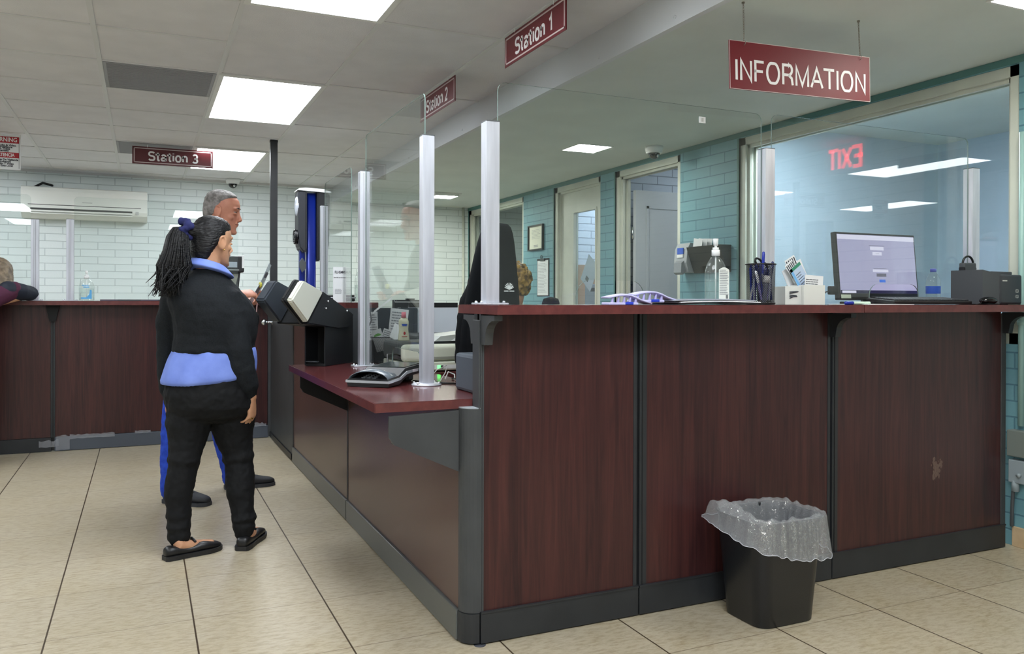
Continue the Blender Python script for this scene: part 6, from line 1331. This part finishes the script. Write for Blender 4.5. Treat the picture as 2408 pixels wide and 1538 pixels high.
hand(b, (-1.98, 4.40, PT+.04), (-1, .2, 0), (0, 0, -1), (0, 1, 0), .95, .3); hand(b, (-2.12, 4.37, PT+.04), (1, .1, 0), (0, 0, -1), (0, 1, 0), .95, .3)
for x in (-.07, .07): b.tube([(-2.14+x, 3.92, .80), (-2.14+x*1.2, 3.93, .45), (-2.14+x*1.3, 3.92, .09)], [.085, .058, .038], 14); b.tube([(-2.14+x*1.3, 3.92, .08), (-2.14+x*1.3, 4.0, .045), (-2.14+x*1.4, 4.08, .035)], [.036, .034, .028], 12)
soft(b.obj('body', SKW, t), .0055, 3); face_parts(HM, t, (mat('woman_lips', None), SKW), HAIRB)
HB = mat('light_brown_hair', rgb(96,82,66), .5, col2=rgb(142,126,104), scale=30, bump=.4, detail=6); rd = random.Random(6)
b = B(); b.ell(HM @ Vector((-.02, 0, .15)), .108, .092, .105, rot=HM.to_3x3(), n=24)
for k in range(40):
    a = rd.uniform(1.2, 5.0); b.tube([HM @ Vector((-.02+.08*math.cos(a), .08*math.sin(a), .14)), HM @ Vector((-.02+.11*math.cos(a), .10*math.sin(a), .05)), HM @ Vector((-.02+.10*math.cos(a)+rd.gauss(0, .01), .10*math.sin(a)+rd.gauss(0, .01), -.03+rd.uniform(-.02, .04)))], [.018, .016, .006], 7)
soft(b.obj('hair', HB, t), .006, 2, .008, .015)
MJ = mat('maroon_jacket', rgb(74,26,54), .8, bump=.1, scale=50); NV = mat('navy_jacket', rgb(20,28,44), .7)
b = B(); b.loft([ering((-2.14, 3.92, .76), .165, .14), ering((-2.13, 3.94, .86), .17, .14), ering((-2.10, 3.99, 1.02), .18, .13), ering((-2.07, 4.03, 1.11), .17, .12), ering((-2.05, 4.07, 1.17), .10, .09)])
b.tube([(-2.0, 4.06, 1.14), (-1.93, 4.09, 1.135), (-1.83, 4.15, PT+.075)], [.075, .070, .062], 16); b.tube([(-2.14, 4.06, 1.12), (-2.24, 4.12, 1.13), (-2.34, 4.25, PT+.065), (-2.16, 4.34, PT+.045)], [.07, .066, .055, .038], 16)
soft(b.obj('jacket', MJ, t), .0075, 4, .008, .05)
b = B(); b.tube([(-1.86, 4.13, PT+.075), (-1.78, 4.19, PT+.062), (-1.735, 4.225, PT+.055), (-1.80, 4.30, PT+.048), (-1.95, 4.39, PT+.045)], [.064, .060, .054, .048, .036], 16); soft(b.obj('navy_sleeve', NV, t), .0075, 3, .006, .05)
b = B(); b.loft([ering((-2.14, 3.92, .86), .172, .145), ering((-2.14, 3.92, .70), .178, .15), ering((-2.14, 3.92, .45), .165, .14), ering((-2.14, 3.92, .12), .14, .12)]); b.obj('long_skirt', NV, t)
b = B(); b.loft([ering((-2.14, 3.92, .86), .176, .149), ering((-2.14, 3.92, .845), .178, .151)]); b.obj('white_stripe', WHITEP, t)
for x in (-.09, .09): shoe(t, (-2.14+x, 3.86), (-2.14+x*1.1, 4.10), 'sneaker', SNK, SOLEB)

# ---------------- staff member seated behind the counter, and the two chairs
def office_chair(x, y, yaw, top, label, wide=.24, tall=True):
    t = thing('office_chair', label, 'chair', (x, y, 0), yaw, 'office chairs behind the counters'); L = lambda bb, nm, m: bb.obj(nm, m, t, world=False)
    FB = mat('chair_black', rgb(15,17,21), .9, spec=.2)
    b = B(); secs = [(.52, wide*.95, -.02), (.75, wide, -.03), (.95, wide*.98, -.05), (1.12, wide*.86, -.07), (top-.12, wide*.62, -.10), (top-.04, wide*.48, -.115), (top, wide*.34, -.12)] if tall else [(.55, wide*.8, -.02), (.8, wide, -.04), (top-.06, wide*.95, -.06), (top, wide*.8, -.06)]
    b.loft([ering((w_*.0, -.22+dy, z), w_, .04, 24, 3) for z, w_, dy in secs]); o = L(b, 'backrest', FB); m = o.modifiers.new('sub', 'SUBSURF'); m.levels = m.render_levels = 1
    b = B(); b.box(-.25, -.22, .44, .25, .26, .53, bev=.04, seg=3); L(b, 'seat', FB)
    b = B(); b.cyl((0, 0, .12), (0, 0, .45), .028); L(b, 'gas_column', CHROME)
    for k in range(5):
        a = R(72*k); d = Vector((math.cos(a), math.sin(a), 0)); b = B(); b.tube([Vector((0, 0, .11)), d*.28+Vector((0, 0, .075))], [.03, .018], 10); L(b, 'leg', BLK)
        b = B(); v_ = Vector((-d.y, d.x, 0)); b.cyl(d*.28+v_*.022+Vector((0, 0, .028)), d*.28-v_*.022+Vector((0, 0, .028)), .028, 18); L(b, 'caster', BLK)
    for s_ in (-1, 1): b = B(); b.tube([(s_*.27, -.1, .46), (s_*.30, -.08, .68), (s_*.30, .16, .70)], .02, 10); L(b, 'armrest', BLK)
    return t
t = office_chair(.335, .98, R(0), 1.452, 'tall black office chair with a white logo behind the left front post', .145)
b = B(); lx, ly, lz = .50, -.0, 0
M = face_m((.385, .98-.22-.082-.050, 1.178), (1, 0, 0), (0, .12, 1))
for ang in range(-80, 81, 20): b.tube([M @ Vector((0, -.006, 0)), M @ Vector((.020*math.sin(R(ang)), .022*math.cos(R(ang)), 0))], .0016, 5)
for k in range(6): b.ell(M @ Vector((-.018+.007*k, .002+.004*(k % 2), 0)), .0028, .001, .0028, n=6)
b.box(-.024, -.014, -.0006, -.004, -.010, .0006, M=M); b.box(0, -.014, -.0006, .022, -.010, .0006, M=M); b.obj('back_logo', WHITEP, t)
t2 = thing('jacket', 'black jacket hung over the tall office chair back', 'jacket', (.38, .78, 1.0)); JK = mat('black_jacket', rgb(13,14,18), .9, spec=.2)
b = B(); secs = [(.86, .345, .10), (.95, .345, .10), (1.05, .355, .105), (1.12, .365, .10), (1.20, .385, .085), (1.28, .405, .07), (1.36, .425, .05), (1.405, .44, .03)]
b.loft([ering((x-.055, .735, z), w_, .07*(1 if z < 1.3 else .6), 24, 2.2) for z, x, w_ in secs]); soft(b.obj('jacket_body', JK, t2), .008, 4, .014, .05)
b = B(); b.tube([(.32, .69, 1.28), (.27, .685, 1.12), (.245, .69, .98), (.25, .69, .84)], [.03, .036, .034, .03], 12); soft(b.obj('sleeve', JK, t2), .007, 3, .008, .04)
t = thing('person', 'seated person with curly golden brown hair and a blue shirt, seen from behind the desk', 'person', (1.0, 2.02, .53))
HM = Matrix.Translation((1.015, 1.99, 1.118)) @ Matrix.Rotation(R(130), 4, 'Z') @ Matrix.Scale(.95, 4)
b = B(); head_mesh(b, HM); b.tube([(1.0, 1.99, 1.02), HM @ Vector((-.03, 0, .05))], [.06, .052], 14); b.loft([ering((1.0, 1.98, .53), .15, .12), ering((1.0, 1.99, .75), .14, .11), ering((1.0, 1.99, .95), .17, .10), ering((1.0, 1.99, 1.03), .10, .08)])
for s_ in (-1, 1):
    b.tube([(1.0+s_*.17, 1.99, .98), (1.0+s_*.20, 2.02, .76), (1.0+s_*.12, 2.20, .70)], [.05, .042, .028], 12); hand(b, (1.0+s_*.12, 2.21, .70), (0, 1, 0), (0, 0, -1), (-s_, 0, 0), .95, .4)
    b.tube([(1.0+s_*.08, 1.98, .60), (1.0+s_*.12, 2.34, .60), (1.0+s_*.12, 2.38, .12)], [.08, .06, .04], 12); b.tube([(1.0+s_*.12, 2.37, .06), (1.0+s_*.12, 2.52, .04)], [.038, .03], 10)
soft(b.obj('body', SKW, t), .0055, 3); face_parts(HM, t, (mat('woman_lips', None), SKW), mat('dark_brow', None))
CH = mat('golden_curls', rgb(80,58,28), .55, col2=rgb(186,148,74), scale=38, bump=.8, detail=5); rd = random.Random(9)
b = B(); b.ell(HM @ Vector((-.022, 0, .135)), .105, .095, .118, rot=HM.to_3x3(), n=24)
for k in range(150):
    u_, a = rd.uniform(-.75, 1), rd.uniform(0, 6.28); q = math.sqrt(1-u_*u_); p = Vector((-.022+.103*q*math.cos(a), .093*q*math.sin(a), .135+.115*u_))
    if p.x > .045 and p.z < .17: continue
    b.ell(HM @ p, .013, .013, .013, n=8)
soft(b.obj('hair', CH, t), .0048, 1, .006, .012)
b = B(); b.loft([ering((1.0, 1.98, .56), .17, .14), ering((1.0, 1.99, .75), .16, .125), ering((1.0, 1.99, .95), .19, .115), ering((1.0, 1.99, 1.02), .15, .10), ering((1.0, 1.99, 1.09), .078, .072), ering((1.012, 1.99, 1.165), .062, .060)])
for s_ in (-1, 1): b.tube([(1.0+s_*.16, 1.99, .98), (1.0+s_*.205, 2.02, .77), (1.0+s_*.13, 2.17, .71)], [.062, .052, .040], 14)
soft(b.obj('shirt', mat('sky_blue_shirt', rgb(96,150,224), .75), t), .008, 4, .006, .05)
b = B(); b.loft([ering((1.0, 1.99, .66), .165, .14), ering((1.0, 2.0, .53), .175, .17)])
for s_ in (-1, 1): b.tube([(1.0+s_*.08, 1.98, .605), (1.0+s_*.12, 2.35, .605), (1.0+s_*.12, 2.39, .12)], [.09, .074, .052], 14)
soft(b.obj('trousers', PANT, t), .009, 3)
for s_ in (-1, 1): shoe(t, (1.0+s_*.12, 2.34), (1.0+s_*.12, 2.60), 'flat', FLATM, mat('black_rubber', None))
office_chair(.98, 2.0, R(48), 1.15, 'black office chair the seated staff member sits on', .13, False)
